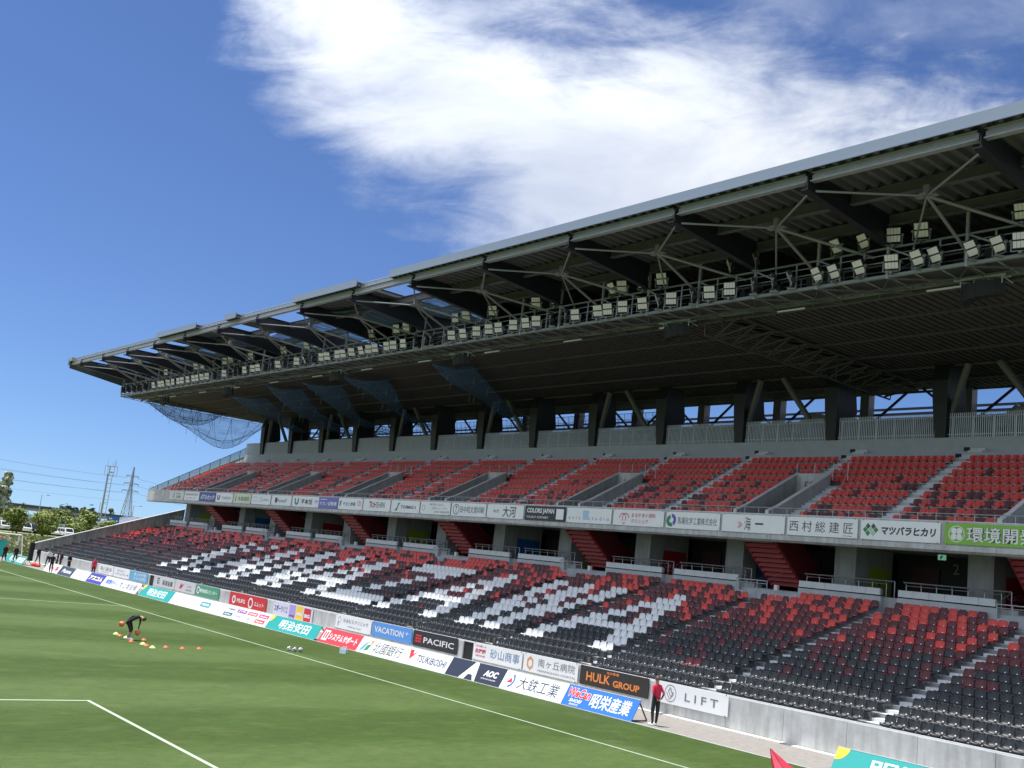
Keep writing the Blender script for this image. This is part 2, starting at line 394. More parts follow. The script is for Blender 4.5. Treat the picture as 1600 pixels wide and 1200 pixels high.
# -- pitch wall of concrete panels, with two gates
pw = MB(); pw.box(-54, 54, 8.90, 8.98, 1.20, 1.262); pwall = part(pw, 'pitch_wall', tread_c)
x = -54.0; joints = [-54.0]; gates = [(-19.7, -18.8), (24.02, 24.86)]
xx = 49.0
js = sorted([xx-2.64*i for i in range(0, 40) if xx-2.64*i > -53]+[51.6, 54, -54])
edges = sorted(set(js+[g for gg in gates for g in gg]))
for a, b in zip(edges, edges[1:]):
    mid = (a+b)/2
    if b-a < .05: continue
    if any(g0 < mid < g1 for g0, g1 in gates):
        M = MB(); M.box(a, b, 9.0, 9.06, .12, 1.1); M.build('gate_door', col('brown_gate', (.10, .075, .06)), pwall)
        M = MB(); M.box(a-.06, b+.06, 8.6, 8.92, 0, .12); M.build('gate_step', kerb_c, pwall); continue
    M = MB(); M.box(a+.008, b-.008, 8.86+random.uniform(-.003, .003), 9.08, -.2, 1.20); M.build('wall_panel', concrete, pwall)
M = MB(); M.box(-53.9, 53.9, 8.93, 8.99, -.1, 1.18)
for g0, g1 in gates: pass
part(M, 'wall_joint_filler', black_m)
# -- lower terrace
for k in range(15):
    M = MB(); y0 = 9.08+.9*k; z = .92+.285*k
    M.box(-54, 54, y0, y0+.9+.02, z-.5, z); part(M, 'terrace_step', step_c)
for ax in AIS:
    xa, xb = max(-53.9, ax-.44), min(53.9, ax+.44)
    if xb <= xa: continue
    up = any(abs(ax-v) < .1 for v in VOM)
    st = empty('aisle_stairs'); st.parent = GS; st.location = (ax, -10.9, 0)
    sm = MB(); sm.box(xa-ax, xb-ax, .45, .902, .003, .143); sm.box(xa-ax, xb-ax, .002, .45, .003, .012); sm = sm.mesh('aisle_step', tread_c)
    for k in range(15): instance(sm, 'aisle_step', st, (0, 9.08+.9*k-9.1, .92+.285*k))
# terrace side wall at the far end, sloping with the rake
M = MB()
x0, x1 = -54.25, -54.0
ys = [8.9+2.0*i for i in range(9)]
side = part(MB().prism_x([(8.86, 1.97), (25, 7.62), (25, 7.70), (8.86, 2.05)], x0-.04, x1+.04), 'end_parapet', tread_c, fix=True)
for a, b in zip(ys, ys[1:]):
    M = MB(); zt = lambda y: 1.97+(y-8.86)*.35
    M.prism_x([(a+.012, -.2), (b-.012, -.2), (b-.012, zt(b-.012)), (a+.012, zt(a+.012))], x0, x1); M.build('wall_panel', concrete_old, side, fix=True)
M = MB(); M.prism_x([(8.9, -.2), (25, -.2), (25, 7.58), (8.9, 1.94)], x0+.04, x1-.04); part(M, 'parapet_core', black_m, fix=True)
# -- raised platforms at the head of the lower tier
fl = MB(); fl.box(-54, 54, 22.9, 36, 5.5, 5.62); part(fl, 'concourse_floor', concrete_d)
def platform(xa, xb):
    M = MB(); M.box(xa-.04, xb+.04, 22.6, 22.86, 4.9, 5.84); pl = part(M, 'platform_wall', uptread_c)
    M = MB(); M.box(xa, xb, 22.66, 22.84, 5.84, 5.90); M.build('shadow_gap', black_m, pl)
    M = MB(); M.box(xa-.02, xb+.9, 22.86, 23.5, 4.9, 5.82); M.build('platform_base', concrete_d, pl)
    n = 6; w = (xb-xa)/n
    for i in range(n):
        M = MB(); M.box(xa+i*w+.008, xa+(i+1)*w-.008, 22.58, 22.70, 5.90, 6.22); M.build('cap_panel', panel_c, pl)
    M = MB(); M.box(xa, xb, 22.70, 22.84, 5.9, 6.20); M.build('cap_backing', concrete_d, pl)
    M = MB(); r = .024; y = 23.15
    n = 6
    for i in range(n+1):
        xp = xa+.1+(xb-xa-.1)*i/n; M.tube((xp, y, 5.6), (xp, y, 6.50), r); M.tube((xp, y, 6.50), (xp, y-.1, 6.60), r)
    M.tube((xa, y-.1, 6.62), (xb+.5, y-.1, 6.62), .030); M.tube((xa+.1, y, 6.47), (xb, y, 6.47), .016)
    M.tube((xb+.5, y-.1, 5.4), (xb+.5, y-.1, 6.62), r)
    M.build('platform_railing', galv, pl)
for v in VOM+[-54]:
    for xa, xb in ((v+2.0, v+6.72), (v+7.68, v+12.45)):
        if xb < 54: platform(xa, xb)
        elif xa < 53: platform(xa, 53.9)
# stair up from the lower tier in every stair bay
for v in VOM:
    M = MB()
    for i in range(4): M.box(v-1.95, v+1.95, 21.95+.3*i, 23.4, 4.6, 5.06+.17*i)
    st = part(M, 'access_stairs', uptread_c)
    M = MB(); 
    for xp in (v-1.55, v-.85, v-.15, v+.5): M.tube((xp, 21.9, 5.0), (xp, 21.9, 6.0), .022)
    M.tube((v-1.55, 21.9, 6.0), (v+.5, 21.9, 6.0), .026); M.tube((v-1.55, 21.9, 5.85), (v+.5, 21.9, 5.85), .016)
    M.tube((v-1.55, 21.9, 6.0), (v-1.55, 23.2, 6.6), .022); M.tube((v+.5, 21.9, 6.0), (v+.5, 23.2, 6.6), .022)
    M.build('stair_railing', galv, st)
    M = MB(); M.box(v+.65, v+.85, 22.3, 22.5, 5.57, 5.86); M.build('electric_box', white_b, st)
# -- concourse columns
for j, cx in enumerate(BX):
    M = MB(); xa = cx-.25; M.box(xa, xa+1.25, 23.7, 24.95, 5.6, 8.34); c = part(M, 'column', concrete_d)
    M = MB(); M.box(xa+.85, xa+1.15, 24.95, 27.4, 5.6, 8.3); M.build('fin_wall', concrete_d, c)
# -- dark rooms at the back of the concourse
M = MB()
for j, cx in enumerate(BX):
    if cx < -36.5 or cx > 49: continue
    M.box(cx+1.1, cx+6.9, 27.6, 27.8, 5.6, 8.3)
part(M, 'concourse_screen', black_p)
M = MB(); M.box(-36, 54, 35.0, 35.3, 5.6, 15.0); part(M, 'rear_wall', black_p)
for cx in BX[:13]:
    M = MB(); xa = cx+2.0; M.box(xa, xa+1.5, 27.5, 27.56, 5.6, 7.6); 
    if cx > -37: part(M, 'service_door', mat('dark_red_door', (.05, .008, .01)) if int(cx*10) % 3 == 0 else mat('dark_blue_door', (.008, .01, .022)))
# thin posts and rails seen through the open bays at the far end
M = MB()
for i in range(26): M.tube((-54+.65*i, 34, 5.6), (-54+.65*i, 34, 8.0), .02, n=5)
M.tube((-54, 34, 6.75), (-37, 34, 6.75), .025); M.tube((-54, 34, 8.0), (-37, 34, 8.0), .02)
part(M, 'rear_fence', galv)
# -- balcony beam with the railing above it
bal = empty('balcony', (0, 20.15, 8.0)); bal.parent = GS; bal.location = Vector((0, .15, 8.0))
M = MB(); M.prism_x([(20.16, 8.12), (20.16, 9.40), (20.42, 9.40), (20.42, 9.08), (21.3, 9.08), (22.4, 8.42), (22.4, 8.30), (20.55, 8.02), (20.30, 8.02)], -54, 54); M.build('balcony_beam', concrete, bal, fix=True)
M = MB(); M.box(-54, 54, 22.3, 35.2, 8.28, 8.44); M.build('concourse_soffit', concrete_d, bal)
M = MB(); M.box(-54.0, 54, 20.14, 20.18, 9.40, 9.44); M.build('coping', tread_c, bal)
for i in range(27):
    xa = -54+4.0*i; M = MB(); M.box(xa+.01, min(54, xa+3.99), 20.125, 20.165, 8.115, 8.34); M.build('beam_panel', concrete, bal)
M = MB()
n = 120
for i in range(n+1):
    xp = -53.9+107.8*i/n; M.tube((xp, 20.28, 9.40), (xp, 20.28, 9.76), .016, n=5)
M.tube((-53.9, 20.28, 9.77), (53.9, 20.28, 9.77), .022)
M.build('balcony_railing', galv, bal)
# -- vomitories (stair openings of the upper tier)
SEC = {46.8: 'E01', 32.4: 'E02', 18.0: 'E03', 3.6: 'E04', -10.8: 'E05', -25.2: 'E06', -39.6: 'E07'}
for v in VOM:
    vm = empty('vomitory', (0,0,0)); vm.parent = GS; vm.location = Vector((v, 0.5, 9)) 
    zt = lambda y: 9.62+(y-20.5)*.505
    for xa in (v-.95, v+1.15):
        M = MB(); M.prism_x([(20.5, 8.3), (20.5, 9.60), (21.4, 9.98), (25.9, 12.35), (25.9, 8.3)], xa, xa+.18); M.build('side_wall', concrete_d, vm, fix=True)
        M = MB(); M.prism_x([(20.48, 9.60), (21.4, 9.985), (25.9, 12.355), (25.9, 12.42), (21.4, 10.05), (20.48, 9.67)], xa-.02, xa+.20); M.build('wall_coping', tread_c, vm, fix=True)
        M = MB(); M.box(xa-.01, xa+.19, 20.44, 20.5, 9.1, 9.64); M.build('wall_end', tread_c, vm)
    M = MB(); M.box(v-.77, v+1.15, 25.7, 25.9, 9, 12.35); M.build('end_wall', concrete, vm)
    pl = Plane((v-.77, 25.7, 11.0), (1,0,0), (0,0,1), 1.92, 1.35)
    pl.text(vm, SEC[round(v, 1)], .30, .78, .30, .66, col('sign_dark_grey', (.05, .055, .06)), .0)
    M = MB()
    for i in range(8): M.box(v-.77, v+1.15, 21.0+.55*i, 25.7, 8.0, 8.5+.0*i)
    M.build('landing', concrete_d, vm)
    M = MB(); M.tube((v-.75, 21.2, 9.9), (v-.75, 25.6, 12.2), .02); M.tube((v+1.1, 21.2, 9.9), (v+1.1, 25.6, 12.2), .02)
    for xp in (v-1.0, v+.2, v+1.4, v+2.35): M.tube((xp, 26.0, 12.0), (xp, 26.0, 13.0), .02)
    M.tube((v-1.0, 26.0, 13.0), (v+2.35, 26.0, 13.0), .024); M.tube((v-1.0, 26.0, 12.55), (v+2.35, 26.0, 12.55), .016)
    M.build('vomitory_railing', galv, vm)
    # red stair below it: stepped soffit and a closed side
    st = empty('concourse_stairs', (0,0,0)); st.parent = GS; st.location = Vector((v, 1.0, 6))
    n = 10; M = MB()
    for i in range(n):
        ya = 21.25+.30*i; za = 8.22-.235*i
        M.box(v-.80, v+1.20, ya, ya+.34, za-.24, za-.03)
    M.build('stair_soffit', maroon_s, st)
    M = MB(); M.prism_x([(21.15, 8.30), (24.5, 5.62), (26.1, 5.62), (26.1, 6.6), (23.5, 8.34)], v+1.20, v+1.27); M.build('side_panel', maroon_p, st, fix=True)
    M = MB(); M.prism_x([(21.15, 8.30), (24.5, 5.62), (26.1, 5.62), (26.1, 6.6), (23.5, 8.34)], v-.87, v-.80); M.build('side_panel', maroon_p, st, fix=True)
    
    for xs_ in (v+1.235, v-.835): M = MB(); M.bar((xs_, 21.12, 8.27), (xs_, 24.45, 5.60), .12, .10); M.build('stair_stringer', maroon_s, st)
# -- upper terrace
def ztread(k): return 9.09+.511*k
UY = lambda k: 21.15+.915*k
for k in range(12):
    M = MB(); y0 = UY(k); z = ztread(k); y1 = y0+.93
    if k >= 9: z += .0
    if k == 11: y1 = 34
    # leave the vomitory trenches open on the first five rows
    xs = [-54]
    if k < 5:
        for v in sorted(VOM): xs += [v-.95, v+1.33]
    xs.append(54)
    for a, b in zip(xs[0::2], xs[1::2]): M.box(a, b, y0, y1, z-.62, z)
    part(M, 'upper_terrace_step', uptread_c)
M = MB(); M.box(-54, 54, 31.35, 31.7, 14.5, 15.25); part(M, 'rear_kerb', uptread_c)
for ax in AIS:
    xa, xb = max(-53.9, ax-.40), min(53.9, ax+.40)
    if xb <= xa: continue
    v = any(abs(ax-q) < .1 for q in VOM); st = empty('upper_aisle_stairs'); st.parent = GS; st.location = (ax, 1.15, 0)
    for k in range(12):
        if v and k < 5: xs_ = (ax+1.36, ax+2.05)
        else: xs_ = (xa, xb)
        y0 = UY(k); z = ztread(k)
        M = MB(); M.box(xs_[0], xs_[1], y0+.3, y0+.912, z+.003, z+.17); M.box(xs_[0], xs_[1], y0+.6, y0+.911, z+.17, z+.34)
        M.build('upper_aisle_step', tread_c, st)
# step lights: small dark vents on the three bare rows
for ax in AIS[1:-1]:
    for k in (9, 10, 11):
        M = MB(); M.box(ax-.95, ax-.6, UY(k)-.012, UY(k)+.01, ztread(k)-.28, ztread(k)-.06); part(M, 'vent_slot', black_m)
# -- glass balustrade on the far end of the upper tier
bs = empty('end_balustrade', (0,0,0)); bs.parent = GS; bs.location = Vector((-54, 0.3, 9))
prof = [(20.3, 9.45, 9.50), (21.7, 9.1, 10.35), (31.6, 14.9, 16.15), (32.0, 15.3, 16.45)]
def pz(y, i):
    for a, b in zip(prof, prof[1:]):
        if a[0] <= y <= b[0]: t = (y-a[0])/(b[0]-a[0]); return a[i]+(b[i]-a[i])*t
ys = [20.3, 21.2, 22.4, 23.6, 24.8, 26.0, 27.2, 28.4, 29.6, 30.8, 32.0]
for a, b in zip(ys, ys[1:]):
    M = MB(); M.hexa([(-54.05,a+.03,pz(a,1)),(-54.03,a+.03,pz(a,1)),(-54.03,b-.03,pz(b,1)),(-54.05,b-.03,pz(b,1)),(-54.05,a+.03,pz(a,2)-.03),(-54.03,a+.03,pz(a,2)-.03),(-54.03,b-.03,pz(b,2)-.03),(-54.05,b-.03,pz(b,2)-.03)])
    M.build('glass_panel', glass_m, bs)
M = MB()
for y in ys: M.bar((-54.04, y, pz(y, 1)-.1), (-54.04, y, pz(y, 2)), .05)
for a, b in zip(ys, ys[1:]): M.bar((-54.04, a, pz(a, 2)), (-54.04, b, pz(b, 2)), .05)
M.tube((-54.04, 32.0, 16.45), (-53.95, 32.35, 15.3), .03)
M.build('balustrade_frame', steel_d, bs)
M = MB(); M.prism_x([(20.3, 8.2), (20.3, 9.45), (21.15, 9.40), (31.9, 15.32), (34, 15.4), (34, 14.6), (31.9, 14.5), (22.3, 8.35)], -54.2, -54.0); part(M, 'upper_end_wall', concrete_d, fix=True)
# -- white picket screen behind the top row
for j in range(len(AIS)-1):
    a, b = AIS[j], AIS[j+1]
    fm = MB(); n = int((b-a)/.118)
    for i in range(n):
        xp = a+.06+(b-a)*i/n
        if abs(xp-(a+3.6)-1.18) < .42: continue
        fm.box(xp, xp+.042, 31.42, 31.46, 15.26, 16.68)
    fm.bar((a, 31.48, 15.45), (b, 31.48, 15.45), .04); fm.bar((a, 31.48, 16.45), (b, 31.48, 16.45), .04)
    for i in range(6): fm.bar((a+.6+1.2*i, 31.49, 15.26), (a+.6+1.2*i, 31.49, 16.5), .06)
    o = part(fm, 'picket_screen', steel_w); o['kind'] = 'stuff'
M = MB(); M.box(-46, -14, 31.52, 31.60, 15.26, 16.75); part(M, 'rear_panel_wall', mat('rear_sheet', (.36, .37, .38), .7, nscale=.8, namt=.2, stain=.4))
# -- back of the stand: parapets, rear columns, bracing
M = MB(); M.box(-54, 54, 38.6, 38.8, 18.16, 18.32); M.box(-54, 54, 38.6, 38.8, 18.52, 18.66); M.box(-54, 54, 38.7, 39.0, 15.0, 18.0); part(M, 'rear_parapet', mat('navy_parapet', (.03, .035, .075), .6))
M = MB(); M.box(-54, 54, 33.5, 38.8, 14.6, 15.2); part(M, 'rear_deck', concrete_d)
M = MB(); M.box(-10, 54, 37.2, 37.8, 15.2, 16.9); part(M, 'plant_wall', black_p)
for j, cx in enumerate(BX):
    M = MB(); M.box(cx-.9, cx-.25, 37.6, 38.3, 15.2, 20.4); part(M, 'rear_column', steel_ol)
    M = MB(); M.bar((cx-.6, 38.0, 17.2), (cx+3.0, 38.0, 20.1), .14); M.bar((cx-.6, 38.0, 17.2), (cx-4.2, 38.0, 20.1), .14); part(M, 'rear_brace', mat('navy_brace', (.02, .024, .05)))
    if j % 2 == 0:
        M = MB(); M.tube((cx+2.3, 36, 16.8), (cx+3.5, 36, 17.75), .28, .34); M.tube((cx+3.5, 36, 17.75), (cx+4.7, 36.4, 17.6), .34, .30); part(M, 'air_duct', mat('duct_grey', (.35, .36, .35), .5))
# ================================================================== ROOF
# big tapered columns standing on the top row
for j, cx in enumerate(BX):
    M = MB()
    poly = [(31.25, 15.25), (32.15, 15.25), (32.55, 16.4), (33.35, 17.3), (32.9, 19.5), (31.4, 19.9), (31.05, 18.6), (31.1, 17.2)]
    n = len(poly); w0 = lambda z: .33+.17*min(1, (z-15.25)/3)
    for sgn, mi in ((-1, 0), (1, 0)): pass
    c = cx+1.18
    A = [(c-w0(z), y, z) for y, z in poly]; B = [(c+w0(z), y, z) for y, z in poly]
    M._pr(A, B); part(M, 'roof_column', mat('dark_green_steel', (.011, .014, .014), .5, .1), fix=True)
# cantilever rakers from the column line to the roof's front edge
def raker_z(y):  # underside
    pts = [(8.8, 21.55), (9.4, 21.5), (14.9, 21.02), (18, 20.6), (31, 19.75)]
    for a, b in zip(pts, pts[1:]):
        if a[0] <= y <= b[0]: return a[1]+(b[1]-a[1])*(y-a[0])/(b[0]-a[0])
for j, cx in enumerate(BX):
    M = MB(); c = cx-.05
    web = [(8.95, 21.6), (14.9, 21.06), (18, 20.64), (31, 19.8), (36.5, 19.8), (36.5, 22.3), (9.3, 22.32), (8.95, 22.15)]
    M.prism_x(web, c-.02, c+.02)
    for a, b in zip(web[:3], web[1:4]): M.hexa([(c-.17,a[0]-.2,a[1]-.05),(c+.17,a[0]-.2,a[1]-.05),(c+.17,b[0],b[1]-.05),(c-.17,b[0],b[1]-.05),(c-.17,a[0]-.2,a[1]),(c+.17,a[0]-.2,a[1]),(c+.17,b[0],b[1]),(c-.17,b[0],b[1])])
    M.box(c-.17, c+.17, 9.0, 36, 22.3, 22.34)
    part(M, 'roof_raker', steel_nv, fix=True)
if True:
    M = MB(); c = -54.0; web = [(8.9, 21.6), (15.0, 20.75), (17.0, 20.2), (36, 19.7), (36, 22.3), (8.9, 22.5)]
    M.prism_x(web, c-.05, c+.05); part(M, 'end_raker', mat('end_raker_green', (.055, .070, .068), .5), fix=True)
present = [(12.1, 54.0), (-.9, 8.2), (-27.5, -18.4), (-12.6, -10.4)]
def has(a, b): return any(p0-.01 <= a and b <= p1+.01 for p0, p1 in present)
# purlins: I beams along the stand
PUR = [(9.12, 22.02, 22.34), (11.95, 21.92, 22.34), (14.95, 21.90, 22.30)]
for y, z0, z1 in PUR:
    for j in range(15):
        a = BX[j]+.05; b = (BX[j+1]-.2) if j < 14 else 54
        if j == 0 and True:
            M = MB(); M.box(-54, BX[0]-.2, y-.03, y+.03, z0, z1); M.box(-54, BX[0]-.2, y-.15, y+.15, z0-.03, z0); part(M, 'purlin', steel_ol if y > 10 else steel_l)
        M = MB(); M.box(a, b, y-.02, y+.02, z0, z1); M.box(a, b, y-.15, y+.15, z0-.035, z0); M.box(a, b, y-.15, y+.15, z1, z1+.02)
        part(M, 'purlin' if y > 10 else 'edge_beam', steel_ol if y > 10 else steel_l)
# spiders of tie rods in every bay
def spider(cx):
    M = MB(); nz = 21.50; ny = 11.75; c = cx
    hub = (c, ny, nz)
    for p in ((c-3.45, 9.25, 21.62), (c+3.45, 9.25, 21.62)): M.tube(p, hub, .048)
    M.tube(hub, (c+2.6, 15.6, 20.75), .07); M.tube(hub, (c-.2, 15.3, 20.35), .07); M.tube(hub, (c-2.6, 15.4, 20.7), .045)
    M.bar((c-.45, ny+.02, nz), (c+.45, ny+.02, nz), .3, .05); M.bar((c, ny-.35, nz), (c, ny+.35, nz), .3, .05)
    M.box(c-.12, c+.12, ny-.1, ny+.15, nz, 21.95)
    part(M, 'tie_rod_spider', mat('tie_rod_grey', (.23, .235, .25), .45, .1))
for j in range(14): spider(BX[j]+3.6)
# corrugated roof sheets, panel by panel
def deck(a, b):
    M = MB(); p = .60; n = max(1, round((b-a)/p)); p = (b-a)/n
    for i in range(n):
        x0 = a+i*p; q = [(x0, 22.40), (x0+p*.30, 22.40), (x0+p*.42, 22.60), (x0+p*.88, 22.60), (x0+p, 22.40)]
        for (xa, za), (xb, zb) in zip(q, q[1:]): M.quad((xa, 8.75, za), (xb, 8.75, zb), (xb, 36.5, zb), (xa, 36.5, za))
    d = part(M, 'roof_panel', deck_m)
    M = MB(); M.box(a, b, 8.66, 36.5, 22.66, 22.70); M.build('roof_skin', fasc, d)
    M = MB(); M.box(a, b, 8.60, 8.66, 22.42, 22.85); M.box(a, b, 8.55, 8.62, 22.34, 22.42)
    M.build('fascia_sheet', fasc, d)
    M = MB()
    nn = round((b-a)/.6)
    for y in (8.95, 11.85, 14.85):
        for i in range(nn):
            xa = a+.3+.6*i; M.bar((xa-.14, y, 22.38), (xa, y-.02, 22.56), .03); M.bar((xa+.14, y, 22.38), (xa, y-.02, 22.56), .03)
    M.build('sheet_clip', steel_d, d)
for p0, p1 in present:
    cuts = [p0]+[x for x in BX if p0+.5 < x < p1-.5]+[p1]
    for a, b in zip(cuts, cuts[1:]): deck(a, b)
# lattice gutter where the front sheets are missing
miss = [(-54, -27.5), (-18.4, -12.6), (-10.4, -.9), (8.2, 12.1)]
for a, b in miss:
    M = MB(); n = max(1, round((b-a)/.6)); w = (b-a)/n
    M.bar((a, 9.0, 22.64), (b, 9.0, 22.64), .06); M.bar((a, 9.0, 22.38), (b, 9.0, 22.38), .06); M.bar((a, 9.35, 22.64), (b, 9.35, 22.64), .05)
    for i in range(n): M.bar((a+w*i, 9.0, 22.38), (a+w*(i+.5), 9.0, 22.64), .03); M.bar((a+w*(i+.5), 9.0, 22.64), (a+w*(i+1), 9.0, 22.38), .03); M.bar((a+w*i, 9.0, 22.64), (a+w*i, 9.35, 22.64), .03)
    part(M, 'open_gutter_lattice', galv)
M = MB(); M.box(-54.1, -53.0, 8.7, 9.5, 22.35, 22.75); M.box(-54.1, -54.0, 8.7, 9.3, 21.9, 22.7); part(M, 'gutter_end_box', steel_l)
# slatted ceiling, one piece per bay and purlin field, with a slot open between 32.2 and 33.5
FY = [17.5, 21.05, 24.6, 28.15, 31.6, 35.0, 38.0]
CX = [-54]+[BX[j] for j in range(0, 12)]+[32.1]
fields = [(a, b) for a, b in zip(CX, CX[1:])]+[(33.5, 36), (36, 43.2), (43.2, 50.4), (50.4, 54)]
for a, b in fields:
    for ya, yb in zip(FY, FY[1:]):
        M = MB(); n = max(1, round((b-a)/.42)); p = (b-a)/n
        for i in range(n):
            x0 = a+i*p; q = [(x0, 19.66), (x0, 19.55), (x0+p*.66, 19.55), (x0+p*.66, 19.66)]
            for (xa, za), (xb, zb) in zip(q, q[1:]): M.quad((xa, ya+.05, za), (xb, ya+.05, zb), (xb, yb-.05, zb), (xa, yb-.05, za))
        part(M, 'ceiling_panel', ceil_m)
M = MB()
for y in FY: M.box(-54, 54, y-.05, y+.05, 19.47, 19.62)
part(M, 'ceiling_joint_rail', mat('joint_rail', (.09, .09, .085), .6))
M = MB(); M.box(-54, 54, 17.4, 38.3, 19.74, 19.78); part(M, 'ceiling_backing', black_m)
# lattice hanging in the open slot
M = MB(); ys = [17.2+1.55*i for i in range(13)]
for i, (a, b) in enumerate(zip(ys, ys[1:])):
    for xx_ in (32.3, 33.45): M.bar((xx_, a, 19.40), (xx_, b, 19.40), .09)
    M.bar((31.2, a, 18.65), (31.2, b, 18.65), .09)
    M.bar((33.45, a, 19.40), (31.2, (a+b)/2, 18.65), .07); M.bar((31.2, (a+b)/2, 18.65), (33.45, b, 19.40), .07)
    M.bar((32.3, a, 19.40), (31.2, b, 18.65), .06); M.bar((32.3, a, 19.4), (33.45, b, 19.4), .05); M.bar((31.2, a, 18.65), (31.2, a, 19.5), .05)
part(M, 'slot_truss', mat('truss_grey', (.075, .075, .072), .5))
# V struts between ceiling and screen
for j in range(0, 14, 1):
    cx = BX[j]+3.6
    if abs((cx-39.6)/14.4-round((cx-39.6)/14.4)) > .1: continue
    for s, bx in ((-.9, -2.2), (.9, 3.1)):
        M = MB(); M.tube((cx+s, 31.3, 19.5), (cx+bx, 31.8, 16.3), .20, n=12); part(M, 'v_strut', mat('strut_grey', (.13, .135, .13), .5), smooth=False)
# ================================================================== LIGHT GANTRY
gt = empty('light_gantry', (0,0,0)); gt.parent = GS; gt.location = Vector((0, -4.8, 19.6))
M = MB()
for y in (15.15, 17.2):
    M.bar((-54, y, 19.62), (54, y, 19.62), .16, .14)
for y in (15.15, 17.2): M.bar((-54, y, 20.92), (54, y, 20.92), .08)
M.build('gantry_chord', mat('gantry_steel', (.26, .29, .29), .45, .15), gt)
M = MB()
for y in (15.15, 17.2):
    M.bar((-54, y, 20.3), (54, y, 20.3), .035); M.bar((-54, y, 20.62), (54, y, 20.62), .035)
M.build('gantry_rail', steel_l, gt)
i = 0
xp = -54.0
while xp <= 54.01:
    M = MB()
    if i % 3 == 0:
        M.bar((xp, 15.1, 19.5), (xp, 15.1, 21.9), .12); M.bar((xp, 15.1, 20.9), (xp+1.1, 15.1, 20.35), .07); M.bar((xp, 15.1, 19.6), (xp, 17.2, 20.9), .06)
    else:
        M.bar((xp, 15.12, 19.6), (xp, 15.12, 20.9), .06)
    M.bar((xp, 17.2, 19.6), (xp, 17.2, 20.9), .06); M.bar((xp, 15.1, 19.6), (xp, 17.2, 19.6), .06)
    M.build('gantry_post', steel_l, gt); xp += 1.2; i += 1
M = MB(); M.box(-54, 54, 15.5, 17.0, 19.66, 19.69); M.build('walkway_grating', mat('grating', (.06, .065, .065), .7), gt)
M = MB()
xp = -54
while xp < 53:
    M.bar((xp, 15.15, 19.52), (xp+3.6, 17.4, 19.42), .07); M.bar((xp, 17.4, 19.42), (xp, 15.15, 19.52), .05); M.bar((xp+3.6, 15.2, 19.52), (xp+1.8, 17.4, 19.42), .05)
    M.bar((xp+.6, 15.4, 19.62), (xp+.6, 17.2, 19.62), .04)
    xp += 3.6
M.bar((-54, 17.45, 19.4), (54, 17.45, 19.4), .09)
M.bar((-54, 16.3, 19.44), (54, 16.3, 19.44), .06)
M.build('gantry_bracing', steel_ol, gt)
random.seed(5)
for i in range(130):
    xa = random.uniform(-54, 53); M = MB(); M.box(xa, xa+random.uniform(.3, .7), 16.5, 16.8, 19.8, 19.8+random.uniform(.3, .9)); M.build('ballast_box', mat('ballast_grey', (.045, .05, .06), .5), gt)
for xa in range(-52, 54, 8): M = MB(); M.box(xa, xa+1.6, 17.0, 17.1, 19.30, 19.36); M.build('ceiling_light_strip', white_b, gt)
# ================================================================== SEATS
ONES = ['', 'first', 'second', 'third', 'fourth', 'fifth', 'sixth', 'seventh', 'eighth', 'ninth', 'tenth', 'eleventh', 'twelfth', 'thirteenth', 'fourteenth', 'fifteenth', 'sixteenth', 'seventeenth', 'eighteenth', 'nineteenth']
TENS = {2: ('twentieth', 'twenty'), 3: ('thirtieth', 'thirty'), 4: ('fortieth', 'forty'), 5: ('fiftieth', 'fifty'), 6: ('sixtieth', 'sixty'), 7: ('seventieth', 'seventy'), 8: ('eightieth', 'eighty'), 9: ('ninetieth', 'ninety')}
def ordn(n):
    if n < 20: return ONES[n]
    t, o = divmod(n, 10)
    return TENS[t][0] if o == 0 else TENS[t][1]+'-'+ONES[o]
